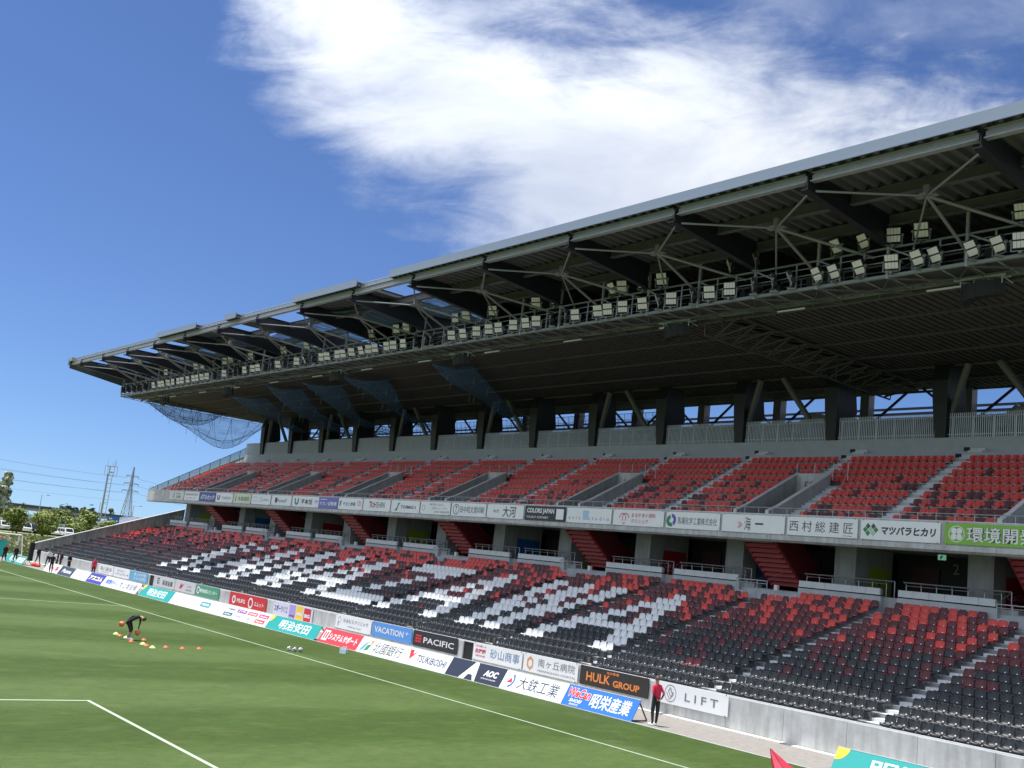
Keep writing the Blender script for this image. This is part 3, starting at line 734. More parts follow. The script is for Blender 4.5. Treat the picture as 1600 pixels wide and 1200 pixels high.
# seat colours: one number per block and row, two bits per seat (0 black, 1 maroon, 2 red, 3 white)
SEATCODE = [[0, 0, 0, 0, 0, 0, 0, 0, 0, 0, 0, 0, 0, 0, 0],
    [0, 0, 0, 0, 0, 0, 0, 0, 0, 0, 0, 0, 0, 0, 0],
    [65552, 0, 0, 67108864, 66060351, 264241215, 267386943, 264241215, 268435455, 264241215, 4132800, 264241215, 327680, 0, 0],
    [1310720, 4, 256, 16384, 16516159, 264241215, 268173375, 264241215, 268435452, 264257599, 4132800, 264241215, 66560, 16, 0],
    [4194304, 272, 16777220, 4214784, 1032255, 66126077, 268374079, 66060540, 71369712, 66060540, 71241664, 66060540, 4100, 16640, 0],
    [279552, 21299284, 22086673, 16777536, 258111, 67108860, 265273407, 67108861, 16129, 67108861, 100601840, 67108861, 1065985, 68158480, 17829972],
    [88364033, 22021392, 5525584, 84956245, 1408895, 16533492, 264762495, 33298421, 16907521, 33380337, 67051517, 33358833, 68436996, 16846916, 4210689],
    [89199873, 22156629, 85022021, 68243792, 85024767, 20914129, 264306047, 25120720, 68678741, 155152341, 64954237, 4149201, 72373269, 84231253, 89478405],
    [106534294, 89482837, 89482649, 22373957, 93667199, 23027546, 265633663, 90152793, 90166869, 89087765, 131595645, 157245270, 105993297, 72635721, 89478485],
    [89803093, 105928021, 102061396, 90526865, 72873343, 174063509, 265969663, 90177382, 100488537, 89128789, 265813439, 94371685, 89482585, 107320725, 89478485],
    [22637210, 160846426, 110504261, 89490724, 163534143, 88866393, 266946559, 93846874, 134217727, 157810005, 266075519, 106691989, 160848277, 106321493, 160803222],
    [177383461, 44406165, 103388821, 173627542, 200627647, 94762389, 265726463, 93715034, 268435455, 107346518, 265745791, 93714774, 160798358, 157702489, 110779049],
    [161589802, 109749541, 161896873, 174697050, 111515734, 86415000, 177383073, 178956634, 107653785, 161047893, 177841493, 110728789, 94001509, 93952614, 160798361],
    [160061973, 156915033, 109733273, 174741866, 111319717, 172632746, 161064040, 110265450, 162178729, 177562982, 161048933, 161113685, 161049193, 110532261, 106273113],
    [178853226, 178956970, 174761114, 177645994, 178931046, 178628710, 174758402, 178432666, 174762666, 173692326, 94016870, 89561766, 107375189, 89548457, 93756006]]
ROWS = [[(n >> (2*i)) & 3 for n in row for i in range(14)] for row in SEATCODE]

PROF = [(-.215, .345, .37), (-.20, .40, .41), (-.05, .375, .43), (.09, .365, .43), (.165, .405, .43), (.20, .49, .425), (.228, .61, .41), (.243, .68, .37), (.25, .705, .28)]
def seat_geo(prof, nx, thick=.03, pale_patch=True):
    v = []; f = []; mi = []
    for lay in (0, 1):
        for i, (y, z, w) in enumerate(prof):
            for c in range(nx):
                t = -1+2*c/(nx-1); e = t*t
                back = z > .45
                yy = y-(.055*e if back else 0); zz = z+(0 if back else .035*e)
                if lay:
                    if back: yy += thick
                    else: zz -= thick*(1.6 if i < 2 else 1)
                v.append((t*w/2, yy, zz))
    n = len(prof)*nx
    for lay in (0, 1):
        for i in range(len(prof)-1):
            for c in range(nx-1):
                a = lay*n+i*nx+c; q = (a, a+1, a+nx+1, a+nx)
                f.append(q if lay == 0 else q[::-1]); mi.append(0)
    per = [(0, c, c+1) for c in range(nx-1)]
    L = len(prof)
    def rim(a, b): f.append((a, a+n, b+n, b)); mi.append(0)
    for c in range(nx-1): rim(c, c+1); rim((L-1)*nx+c+1, (L-1)*nx+c)
    for i in range(L-1): rim((i+1)*nx, i*nx); rim(i*nx+nx-1, (i+1)*nx+nx-1)
    if pale_patch:  # small pale patch right of centre, where pan meets back
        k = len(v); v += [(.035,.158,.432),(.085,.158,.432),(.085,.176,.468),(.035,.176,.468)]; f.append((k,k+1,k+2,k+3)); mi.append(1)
    return v, f, mi
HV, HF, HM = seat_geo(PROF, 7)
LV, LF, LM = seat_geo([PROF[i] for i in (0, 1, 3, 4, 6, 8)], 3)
shells = {}
for c in 'kmrw':
    me = bpy.data.meshes.new('seat_shell'); me.from_pydata(HV, [], HF); me.materials.append(seat_m[c]); me.materials.append(patch_m)
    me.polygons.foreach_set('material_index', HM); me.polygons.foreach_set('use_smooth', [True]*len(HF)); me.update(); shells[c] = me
M = MB(); M.box(-.03, .03, -.10, .16, .29, .33); M.bar((0, .10, .30), (0, .30, .02), .04, .03); M.bar((0, -.06, .30), (0, .30, .06), .03, .03); M.box(-.23, .23, .02, .06, .27, .31)
brk_me = M.mesh('seat_bracket', galv)
CN = {'k': 'black', 'm': 'maroon', 'r': 'bright red', 'w': 'white'}
seats = []
for k in range(15):
    for j in range(15):
        for c in range(14):
            if k == 14 and ((j % 2 == 1 and c > 9) or (j % 2 == 0 and c < 4)): continue
            seats.append((0, k, j, c, BX[j]+(c-6.5)*PITCH, 9.66+.9*k, .92+.285*k, 'kmrw'[ROWS[k][j*14+c]]))
rs = random.Random(21)
upm = [.36, .34, .24, .22, .20, .14, .04, 0, 0]
for k in range(9):
    for j in range(15):
        for c in range(14):
            right_of_vom = any(abs(BX[j]-3.6-v) < .1 for v in VOM); left_of_vom = any(abs(BX[j]+3.6-v) < .1 for v in VOM)
            if k < 5 and right_of_vom and c < 4: continue
            if k < 5 and left_of_vom and c > 12: continue
            seats.append((1, k, j, c, BX[j]+(c-6.5)*PITCH, UY(k)+.56, ztread(k), 'm' if rs.random() < upm[k] else 'r'))
def to_px(x, y, z):
    d = Vector((x, y, z))-CP; w = d.dot(FW); return (800+1625.4*d.dot(RT)/w, 600-1625.4*d.dot(UP)/w, w)
vis = []
for i, s in enumerate(seats):
    px, py, w = to_px(s[4], s[5], s[6]+.5)
    if 4 < px < 1596 and py < 1192: vis.append((w, i))
vis.sort(); near = set(i for w, i in vis[:300])
ABOVE = {14: 'block at the right edge', 13: 'block above bare concrete wall', 12: 'block above white LIFT banner', 11: 'block above brown HULK banner', 10: 'block above hospital banner'}
UPB = {14: 'block at the right edge', 13: 'block above the lime banner', 12: 'block above the brush-character banner', 11: 'block left of section E02', 10: 'block above smiling face banner'}
far = {'v': [], 'f': [], 'm': []}
slot = {'k': 0, 'm': 1, 'r': 2, 'w': 3}
import array
V_ = []; F_ = []; Mi = []
BV = [(-.02,.10,.02),(.02,.10,.02),(.02,.10,.34),(-.02,.10,.34),(-.228,.03,.27),(.228,.03,.27),(.228,.03,.33),(-.228,.03,.33)]
for i, (tier, k, j, c, x, y, z, cc) in enumerate(seats):
    jx = x+rs.uniform(-.004, .004)
    if i in near:
        lab = '%s seat, %s from left in lower-tier row %s, %s' % (CN[cc], ordn(c+1), ['one', 'two', 'three', 'four', 'five', 'six', 'seven', 'eight', 'nine', 'ten', 'eleven', 'twelve', 'thirteen', 'fourteen', 'fifteen'][k], ABOVE.get(j, 'lower tier'))
        if tier: lab = '%s seat, %s from left in upper-tier row %s, %s' % (CN[cc], ordn(c+1), ['one', 'two', 'three', 'four', 'five', 'six', 'seven', 'eight', 'nine'][k], UPB.get(j, 'upper tier'))
        o = bpy.data.objects.new('stadium_seat', shells[cc]); COL.objects.link(o); o.location = (jx, y, z)
        o.rotation_euler = (rs.uniform(-.012, .012), 0, rs.uniform(-.01, .01))
        tag(o, lab, 'seat', 'plastic seats in rows on the stand')
        instance(brk_me, 'seat_bracket', o)
    else:
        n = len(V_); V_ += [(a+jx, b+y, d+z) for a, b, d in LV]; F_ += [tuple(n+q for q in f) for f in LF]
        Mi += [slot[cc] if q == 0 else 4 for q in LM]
        n = len(V_); V_ += [(a+jx, b+y, d+z) for a, b, d in BV]; F_ += [(n, n+1, n+2, n+3), (n+4, n+5, n+6, n+7)]; Mi += [5, 5]
me = bpy.data.meshes.new('distant_seats'); me.from_pydata(V_, [], F_)
for q in (seat_m['k'], seat_m['m'], seat_m['r'], seat_m['w'], patch_m, galv): me.materials.append(q)
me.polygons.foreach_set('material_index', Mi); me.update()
o = bpy.data.objects.new('distant_seats', me); COL.objects.link(o); o['kind'] = 'stuff'
tag(o, 'thousands of red, maroon, black and white plastic seats filling both tiers, letters spelled in white', 'seats')
# ================================================================== SIGNS
ink = col('ink_dark', (.035, .037, .045)); inkg = col('ink_grey', (.20, .21, .22)); navy = col('ink_navy', (.02, .035, .14)); wht = col('ink_white', (.82, .83, .84))
redi = col('ink_red', (.62, .03, .04)); grn = col('ink_green', (.04, .25, .10)); blu = col('ink_blue', (.03, .12, .55)); org = col('ink_orange', (.85, .27, .06)); yel = col('ink_yellow', (.88, .62, .05)); lgr = col('ink_pale_blue', (.42, .62, .78)); prp = col('ink_purple', (.25, .05, .33)); teal = col('board_teal', (.015, .34, .33)); skyb = col('banner_sky_blue', (.10, .32, .75)); tan = col('ink_tan', (.65, .38, .16))
sheet_w = mat('banner_white', (.84, .86, .88), .5, nscale=1.2, namt=.04)
# -- balcony banners: (x0, x1, colour, label, drawing function)
def banner(name, x0, x1, z0, z1, y, mt, label, draw=None, cat='banner', grp='sponsor banners along the balcony front', thick=.03):
    r = empty(name, ((x0+x1)/2, y, z0), 0, label, cat, grp)
    M = MB(); M.box(x0, x1, y, y+thick, z0, z1); M.build('banner_sheet', mt, r)
    M = MB()
    for xx_ in (x0+.12, x1-.12):
        for zz in (z0-.03, z1-.03): M.box(xx_-.012, xx_+.012, y-.012, y+.0, zz, zz+.07)
    M.build('banner_tie', steel_d, r)
    pl = Plane((x0, y, z0), (1,0,0), (0,0,1), x1-x0, z1-z0)
    if draw: draw(pl, r)
    return r
BZ0, BZ1 = 8.40, 9.33
def B(x0, x1, mt, label, draw): banner('balcony_banner', x0, x1, BZ0, BZ1, 20.085, mt, label, draw)
def d1(p, r):
    p.disc(r, .135, .5, .40, wht, .005, .36, 32, 'ring')
    for a, b in ((.105,.64),(.165,.64),(.105,.36),(.165,.36)): p.disc(r, a, b, .145, wht, .005, name='clover_leaf')
    p.text(r, '環境開発', .25, 1.0, .14, .86, col('ink_black_outline', (.01,.03,.01)), .045, d=.005); p.text(r, '環境開発', .25, 1.0, .14, .86, wht, .012, d=.009)
B(43.66, 47.75, col('banner_lime', (.22, .48, .06)), 'lime green balcony banner with white clover ring and large white characters', d1)
def d2(p, r):
    g = [(.06,.5),(.095,.68),(.13,.5),(.095,.32),(.165,.68),(.165,.32),(.20,.5)]
    for i, (a, b) in enumerate(g): p.poly(r, [(a,b-.16),(a+.032,b),(a,b+.16),(a-.032,b)], [grn, col('dark_lozenge', (.03,.10,.08)), col('pale_lozenge', (.45,.62,.45))][i % 3], name='lozenge')
    p.text(r, 'マツバラヒカリ', .27, .95, .28, .72, ink, .04, .12)
B(39.45, 43.45, sheet_w, 'white balcony banner with green lozenges and bold black katakana マツバラヒカリ', d2)
B(35.25, 39.27, sheet_w, 'white balcony banner with five brush characters 西村総建匠 and red underline', lambda p, r: (p.text(r, '西 村 総 建 匠', .03, .94, .22, .80, ink, .0), p.rect(r, .80, .93, .09, .12, redi)))
B(31.04, 35.08, sheet_w, 'white balcony banner with small red diamond and three brush strokes', lambda p, r: ([p.poly(r, [(.26+i*.012,.42-.18),(.30+i*.012,.42),(.26+i*.012,.42+.18),(.22+i*.012,.42)], [redi, wht, redi, wht][3-i], .004+.002*(3-i)) for i in range(4)], p.text(r, '海', .37, .47, .12, .88, ink), p.text(r, '一', .54, .67, .46, .56, ink, .02)))
def d5(p, r):
    p.disc(r, .10, .5, .38, col('ink_violet', (.13,.12,.45)), .005, .16, 16, 'swirl', -60, 90); p.disc(r, .09, .45, .36, grn, .006, .12, 16, 'swirl', 100, 300)
    p.text(r, '馬場化学工業株式会社', .22, .95, .26, .70, ink, .0)
B(27.0, 30.87, sheet_w, 'white balcony banner with green and violet swirl beside ten dark characters', d5)
def d6(p, r):
    p.disc(r, .19, .45, .34, redi, .005, .28, 14, 'arc', -30, 175, .9); p.disc(r, .25, .45, .34, redi, .006, .28, 14, 'arc', 5, 210, .9); p.disc(r, .22, .2, .12, redi, .006, .07, 10, 'smile', 180, 360)
    p.text(r, 'まるやま小児科', .37, .84, .54, .82, redi, .012); p.text(r, 'クリニック', .37, .70, .18, .44, redi, .012)
B(22.75, 26.80, sheet_w, 'white balcony banner with red smiling face line and two lines of red kana', d6)
B(18.60, 22.57, sheet_w, 'white balcony banner reading avic studio with pale blue square', lambda p, r: (p.rect(r, .37, .50, .22, .84, lgr), p.text(r, 'avic  studio', .05, .95, .22, .46, col('ink_steel', (.18,.26,.36)), -.0, space=1.7)))
def d8(p, r):
    p.text(r, 'COLORS JAPAN', .05, .73, .42, .86, wht, .035); p.text(r, 'TOTAL BEAUTY  ENTERTAINMENT', .05, .60, .14, .30, wht, .01); p.rect(r, .78, .96, .14, .86, sheet_w)
B(14.48, 18.44, col('banner_black', (.025,.028,.035)), 'black balcony banner reading COLORS JAPAN in bold white capitals', d8)
B(10.42, 14.33, sheet_w, 'white balcony banner with the two brush characters 大河', lambda p, r: (p.text(r, '大河', .44, .80, .10, .90, ink, .01), p.text(r, '割烹', .18, .34, .40, .62, ink)))
B(6.22, 10.27, sheet_w, 'white balcony banner with black ring monogram and 田中昭文堂印刷', lambda p, r: (p.disc(r, .14, .5, .40, ink, .005, .34, 24, 'ring'), p.text(r, 'T', .12, .16, .28, .74, ink, .04), p.text(r, '田中昭文堂印刷', .26, .95, .26, .76, ink, .0)))
B(2.28, 6.07, sheet_w, 'white balcony banner with three staggered lines of tiny grey characters', lambda p, r: (p.disc(r, .1, .5, .22, inkg, .005, .18), p.text(r, '税理士法人', .30, .78, .70, .88, inkg), p.text(r, '北陸セントラル', .38, .90, .40, .58, inkg), p.text(r, '会計事務所', .48, .98, .12, .30, inkg)))
B(-1.76, 2.12, sheet_w, 'white balcony banner reading TOSMAC-i beside a tall green leaning mark', lambda p, r: (p.poly(r, [(.12,.14),(.22,.14),(.27,.62),(.32,.78),(.24,.80),(.21,.40)], grn), p.text(r, 'TOSMAC-i', .35, .88, .34, .60, ink, .03)))
B(-5.92, -1.92, sheet_w, 'white balcony banner reading TOHSHIN in mixed black and red strokes', lambda p, r: (p.text(r, 'T', .22, .32, .25, .8, ink, .02), p.text(r, 'O', .30, .42, .28, .72, redi, .03), p.text(r, 'HSHIN', .41, .80, .28, .80, ink, .0)))
B(-9.92, -6.08, sheet_w, 'white balcony banner with やまと商事 and a small green sprout', lambda p, r: (p.poly(r, [(.05,.3),(.10,.3),(.14,.8),(.06,.7)], grn), p.text(r, 'やまと商事', .20, .72, .32, .66, ink, .01), p.disc(r, .84, .6, .22, tan, .005, .16), p.disc(r, .90, .55, .2, redi, .006, .15)))
B(-13.28, -10.04, col('banner_violet', (.17, .17, .52)), 'violet-blue balcony banner reading ナカノ自動車 in white', lambda p, r: (p.text(r, 'ナカノ自動車', .05, .95, .24, .62, wht, .02), p.rect(r, .08, .42, .78, .84, wht)))
B(-18.12, -13.30, sheet_w, 'white balcony banner with green shield and 平本組, left of the violet banner', lambda p, r: (p.poly(r, [(.08,.8),(.13,.8),(.14,.45),(.17,.3),(.20,.45),(.21,.8),(.26,.8),(.24,.3),(.17,.12),(.10,.3)], grn), p.text(r, '平本組', .34, .76, .26, .76, ink, .02), p.text(r, '田中', .86, .97, .40, .72, navy)))
B(-22.23, -18.34, sheet_w, 'white balcony banner with black leaf shape beside Kensan lettering', lambda p, r: (p.poly(r, [(.18,.75),(.28,.8),(.32,.5),(.26,.2),(.18,.35)], ink), p.text(r, 'Kensan07', .34, .78, .32, .66, col('ink_green_grey', (.12,.22,.18)), .01)))
B(-26.42, -22.45, sheet_w, 'white balcony banner with a thin ring and tiny blue characters', lambda p, r: (p.disc(r, .5, .5, .24, inkg, .005, .19), p.text(r, '山田商店', .58, .92, .36, .60, inkg), p.text(r, 'NOTO', .08, .30, .6, .8, lgr), p.text(r, 'GROUP', .08, .30, .25, .4, lgr)))
B(-30.47, -26.62, col('banner_cream', (.68, .74, .56)), 'pale yellow-green balcony banner reading 木島病院', lambda p, r: (p.text(r, '木島病院', .26, .92, .24, .74, col('ink_olive', (.10,.13,.05)), .01), p.poly(r, [(.1,.2),(.15,.2),(.16,.8),(.12,.8)], grn)))
B(-34.72, -30.67, sheet_w, 'white balcony banner reading TAKEDA with dark U mark', lambda p, r: (p.poly(r, [(.08,.75),(.14,.75),(.14,.4),(.20,.4),(.20,.75),(.26,.75),(.24,.25),(.10,.25)], navy), p.text(r, 'TAKEDA', .36, .92, .36, .62, ink, .0)))
B(-38.78, -34.80, col('banner_indigo', (.07, .08, .34)), 'indigo balcony banner with slanted white katakana near the far end', lambda p, r: p.text(r, 'Åアルセック', .06, .94, .18, .82, wht, .03, .3))
B(-42.90, -38.98, sheet_w, 'white balcony banner second from the far end with two lines of small print', lambda p, r: (p.text(r, '越屋商業株式会社', .08, .92, .56, .84, ink, .0), p.text(r, '金沢 ◆ 小松', .12, .80, .20, .36, inkg)))
B(-47.08, -43.10, mat('banner_offwhite', (.66,.69,.66), .5, nscale=1, namt=.05), 'off-white banner at the far end of the balcony with small green figure', lambda p, r: (p.poly(r, [(.28,.2),(.33,.2),(.34,.85),(.30,.8)], grn), p.text(r, '医療法人', .48, .78, .64, .82, ink), p.text(r, '社団福島', .48, .82, .20, .50, ink)))
# -- banners on the pitch wall
WY = 8.80
def Wb(x0, x1, mt, label, draw, z0=.44, z1=1.255): banner('wall_banner', x0, x1, z0, z1, WY, mt, label, draw, grp='sponsor banners on the pitch wall')
def e1(p, r):
    p.disc(r, .215, .52, .42, inkg, .005, .385, 36, 'ring', sx=.92)
    g = MB()
    for (a, b, c, d) in ((.16,.55,.21,.22),(.185,.62,.225,.36),(.21,.72,.245,.52),(.21,.22,.265,.50),(.225,.36,.262,.60),(.185,.62,.21,.80),(.21,.80,.235,.70),(.245,.52,.235,.62)):
        u = Vector((c-a, d-b)); n_ = Vector((-u.y*.2, u.x)).normalized()*.006; n_ = Vector((n_.x, n_.y*5))
        g.quad(p.p(a-.005,b,.006), p.p(a+.005,b,.006), p.p(c+.005,d,.006), p.p(c-.005,d,.006))
    g.build('diamond_emblem', inkg, r)
    p.text(r, 'LIFT', .42, .87, .30, .68, inkg, .012, space=1.55)
Wb(37.42, 41.20, sheet_w, 'white banner reading LIFT with ring emblem, rightmost on the pitch wall', e1)
def e2(p, r): p.text(r, 'HULK', .10, .46, .24, .72, org, .022); p.text(r, 'GROUP', .50, .88, .19, .54, org, .03); p.text(r, '総合警備', .40, .58, .78, .92, org, .015)
Wb(32.85, 37.02, col('banner_brown', (.032, .028, .026)), 'dark brown banner reading HULK GROUP in orange letters', e2)
def e3(p, r):
    p.disc(r, .13, .5, .40, tan, .005, .24, 6, 'hexagon', 30, 390, .8); p.disc(r, .13, .5, .40, org, .006, .24, 2, 'hexagon', 90, 210, .8)
    p.text(r, '南ヶ丘病院', .28, .95, .40, .86, inkg, .0); p.text(r, 'MINAMIGAOKA HOSPITAL', .28, .97, .12, .24, inkg, 0)
Wb(28.92, 32.70, sheet_w, 'white hospital banner with orange hexagon and 南ヶ丘病院', e3)
def e4(p, r): p.text(r, '応援団', .04, .26, .42, .68, redi, .03); p.text(r, '石川の暮らしの', .05, .26, .78, .90, redi, .02); p.text(r, 'TEAM SUNAYAMA', .05, .26, .22, .32, redi, .02); p.text(r, '砂山商事', .36, .95, .26, .82, col('ink_mid_blue', (.10,.25,.42)), .0)
Wb(24.98, 28.80, sheet_w, 'white banner with blue 砂山商事 and small red 応援団', e4)
def e5(p, r):
    for i in range(3): p.rect(r, .06, .20, .26+.18*i, .38+.18*i, redi, .005)
    p.text(r, 'PACIFIC', .25, .93, .28, .66, wht, .012)
Wb(19.55, 23.60, col('banner_charcoal', (.022, .025, .032)), 'charcoal banner reading PACIFIC with three red bars', e5)
Wb(15.38, 19.42, skyb, 'sky blue banner reading VACATION+ in white', lambda p, r: (p.text(r, 'VACATION', .06, .80, .30, .72, wht, .02), p.text(r, '+', .84, .92, .50, .74, wht, .0)))
Wb(11.20, 15.22, sheet_w, 'white clinic banner with outlined figure and かみむらクリニック', lambda p, r: (p.disc(r, .11, .6, .22, inkg, .005, .19), p.rect(r, .07, .09, .15, .5, inkg), p.text(r, 'かみむらクリニック', .22, .92, .48, .76, inkg, .01), p.text(r, 'KAMIMURA CLINIC', .36, .74, .18, .28, inkg)))
def e8(p, r): p.text(r, 'スポーツくじ', .03, .38, .32, .80, col('ink_indigo', (.07,.05,.22)), .02); p.rect(r, .42, .58, .0, 1, col('patch_lilac', (.42,.34,.70))); p.text(r, 'WINNER', .43, .57, .16, .30, ink, .03); p.rect(r, .60, .76, .0, 1, yel); p.text(r, 'toto', .61, .75, .36, .62, wht, .05); p.rect(r, .79, .96, .06, .94, redi); p.text(r, 'BIG', .81, .94, .30, .55, wht, .05)
Wb(2.95, 8.30, col('banner_lilac_white', (.66,.68,.82)), 'banner with スポーツくじ script and lilac, yellow and red squares', e8, .30, 1.22)
def e9(p, r): p.disc(r, .13, .52, .28, wht, .005, .15, 20); p.text(r, 'MUFG', .22, .44, .36, .64, wht, .03); p.disc(r, .59, .5, .36, wht, .005, .24, 20); p.text(r, 'エムット', .69, .94, .36, .64, wht, .02)
Wb(-3.90, 1.90, col('banner_red', (.60, .025, .03)), 'bright red banner with two white ring emblems, MUFG and エムット', e9, .22, 1.24)
Wb(-9.90, -5.75, col('banner_green', (.07, .33, .20)), 'green wall banner reading 北陸細胞センター in white', lambda p, r: (p.disc(r, .1, .5, .34, wht, .005, .22), p.text(r, '動物病院センター', .18, .93, .30, .70, wht, .02)))
Wb(-14.05, -10.05, mat('banner_grey_white', (.58,.60,.62), .5), 'pale grey banner with red winged emblem', lambda p, r: (p.poly(r, [(.22,.25),(.34,.30),(.46,.80),(.36,.62),(.30,.80)], redi), p.text(r, '大和', .60, .80, .50, .68, inkg), p.text(r, 'NAGAOKA', .56, .84, .18, .34, inkg, .02)))
Wb(-18.30, -14.15, mat('banner_grey_white', (.58,.60,.62), .5), 'pale grey banner with tall black characters right of the far gate', lambda p, r: (p.text(r, 'ES', .12, .24, .25, .85, ink, .02), p.text(r, '涌浦金属', .38, .90, .22, .72, ink, .01)))
Wb(-24.20, -20.05, col('banner_cyan', (.12, .42, .68)), 'cyan blue wall banner with two lines of white kana', lambda p, r: (p.text(r, 'あさひ歯科', .24, .92, .52, .86, wht, .02), p.text(r, 'むらい小児科', .24, .92, .12, .46, wht, .02)))
Wb(-28.25, -24.30, sheet_w, 'white wall banner with two text lines, left of the cyan one', lambda p, r: (p.text(r, '株式会社', .22, .66, .62, .80, inkg), p.text(r, 'シマショウコーポ', .12, .95, .22, .50, inkg, .01)))
Wb(-32.40, -28.40, sheet_w, 'leftmost white banner on the pitch wall, grey script', lambda p, r: (p.text(r, '森八醤油', .12, .88, .38, .78, inkg), p.text(r, 'WWW.MORI.JP', .25, .72, .16, .26, inkg)))
# -- perimeter boards leaning along the pitch edge
UB = Vector((0, .45, .78)).normalized(); LB = .90
def board(x0, x1, mt, label, draw=None, tube_end=True, grp='leaning advertising boards along the pitch edge'):
    r = empty('pitch_board', ((x0+x1)/2, 5.05, 0), 0, label, 'advertising board', grp)
    o = Vector((x0, 5.06, .02)); n_ = Vector((1,0,0)).cross(UB)
    M = MB(); a = o; b = o+Vector((x1-x0, 0, 0)); t = UB*LB; k_ = n_*-.03
    M.hexa([a, b, b+k_, a+k_, a+t, b+t, b+t+k_, a+t+k_]); M.build('board_face', mt, r, fix=True)
    M = MB(); 
    nx = max(2, int((x1-x0)/1.9)+1)
    for i in range(nx):
        xp = x0+.12+(x1-x0-.24)*i/(nx-1); top = Vector((xp, 5.06, .02))+UB*(LB-.03)+n_*-.05
        M.bar(top, (xp, 6.05, .03), .04); M.bar((xp, 5.1, .03), (xp, 6.05, .03), .04)
    M.build('board_support', steel_d, r)
    M = MB(); M.bar(a+t+n_*.004, b+t+n_*.004, .022); M.build('edge_trim', sheet_w if mt is not ink else steel_d, r)
    pl = Plane(o, (1,0,0), UB, x1-x0, LB)
    if draw: draw(pl, r)
    return r
J = '明治安田'
def teald(p, r, c0=.24, c1=.84):
    k_ = p.h/p.w*.46
    n = 8; pts = [(0, 1), (0, .52)]+[(k_*math.sin(R(90*i/n))*1.05, 1-.48*math.cos(R(90*i/n))) for i in range(n+1)]
    p.poly(r, pts, yel, .005, 'yellow_corner'); p.text(r, J, c0, c1, .16, .84, wht, .016)
board(48.22, 54.2, teal, 'teal board with yellow corner at the bottom right edge of view', lambda p, r: teald(p, r, .21, .85))
def b1(p, r):
    p.text(r, 'WeCan', .03, .36, .42, .90, wht, .075, .15, .005); p.text(r, 'WeCan', .035, .355, .44, .88, col('ink_bright_red', (.80,.03,.04)), .03, .15, .009)
    p.text(r, 'SHOEI', .09, .27, .20, .36, wht, .03, .2); p.text(r, 'SANGYO', .11, .24, .06, .15, wht, .02, .2); p.text(r, '昭栄産業', .38, .93, .14, .84, wht, .018)
board(35.76, 39.69, col('board_blue', (.02, .16, .66)), 'bright blue board reading 昭栄産業 at the near end of the row', b1)
def b2(p, r):
    p.disc(r, .10, .5, .40, blu, .005, .30, 14, 'crescent', -75, 60); p.poly(r, [(.07,.34),(.16,.40),(.13,.66)], redi); p.text(r, '大鉄工業', .26, .90, .17, .82, col('ink_steel_navy', (.03,.045,.09)), .0)
board(31.76, 35.74, white_b, 'white board reading 大鉄工業 with blue crescent', b2)
def b3(p, r):
    p.poly(r, [(.26,.0),(.44,1),(.50,1),(.56,0),(.52,0),(.47,.30),(.40,.30),(.36,0)], wht, .005); p.text(r, 'AOC', .66, .90, .38, .72, wht, .05, .1); p.text(r, 'ACTIVE AND CHALLENGE', .64, .90, .22, .29, wht, .01)
    
board(27.78, 31.74, col('board_navy', (.018, .025, .055)), 'navy board reading AOC with a white folded ribbon shape', b3)
def b4(p, r):
    p.poly(r, [(.03,.10),(.07,.16),(.10,.80),(.06,.55)], col('ink_sky2', (.15,.35,.62))); p.poly(r, [(.08,.10),(.125,.22),(.14,.62),(.095,.5)], grn); p.poly(r, [(.125,.62),(.15,.66),(.145,.86),(.12,.84)], org)
    p.text(r, '北國銀行', .175, .50, .16, .82, ink, -.0); p.poly(r, [(.565,.86),(.655,.86),(.60,.28)], redi); p.poly(r, [(.61,.86),(.655,.86),(.615,.62)], wht, .008); p.text(r, 'TSUKIBOSHI', .67, .97, .26, .66, navy, .012)
board(19.84, 27.76, white_b, 'long white board reading 北國銀行 and TSUKIBOSHI', b4)
board(15.80, 19.82, col('board_red', (.70, .04, .06)), 'bright red leaning board reading システムサポート in white kana', lambda p, r: (p.rect(r, .05, .19, .16, .84, wht), p.rect(r, .075, .165, .28, .74, col('board_red', (.70,.04,.06)), .007), p.rect(r, .11, .13, .2, .80, wht, .009), p.text(r, 'システムサポート', .22, .94, .26, .74, wht, .03)))
board(9.43, 15.39, teal, 'teal board reading 明治安田 beside the red board', lambda p, r: teald(p, r))
def b7(p, r):
    p.disc(r, .075, .55, .32, inkg, .005, .28, 20, 'ring'); p.text(r, '日本プロサッカーリーグ', .12, .30, .46, .60, inkg, .0)
    p.rect(r, .33, .43, .34, .76, col('patch_teal', (.05,.30,.34))); p.text(r, J, .345, .415, .44, .66, wht, .03); p.rect(r, .45, .55, .28, .30, inkg); p.rect(r, .45, .55, .74, .76, inkg); p.text(r, '三', .485, .515, .40, .64, inkg)
    cs = [(.60, 'YUDEN', None, navy), (.70, 'JTB', prp, wht), (.80, 'KONAMI', redi, wht), (.90, 'docomo', col('patch_crimson', (.62,.03,.16)), wht)]
    for a, t, bg_, fg in cs:
        if bg_: p.rect(r, a, a+.085, .56, .82, bg_)
        p.text(r, t, a+.01, a+.075, .62, .76, fg, .03, d=.008)
    cs = [(.60, 'AirPass', col('patch_pine', (.02,.10,.12)), wht), (.70, 'Scouty', None, inkg), (.80, 'いえご', None, ink), (.90, 'Rakuten', redi, wht)]
    for a, t, bg_, fg in cs:
        if bg_: p.rect(r, a-.01, a+.075, .14, .42, bg_)
        p.text(r, t, a, a+.065, .20, .36, fg, .02, d=.008)
board(-5.64, 9.41, white_b, 'very long white board with many small sponsor logos', b7)
board(-11.60, -5.66, teal, 'teal board reading 明治安田 at the halfway line', lambda p, r: teald(p, r, .22, .80))
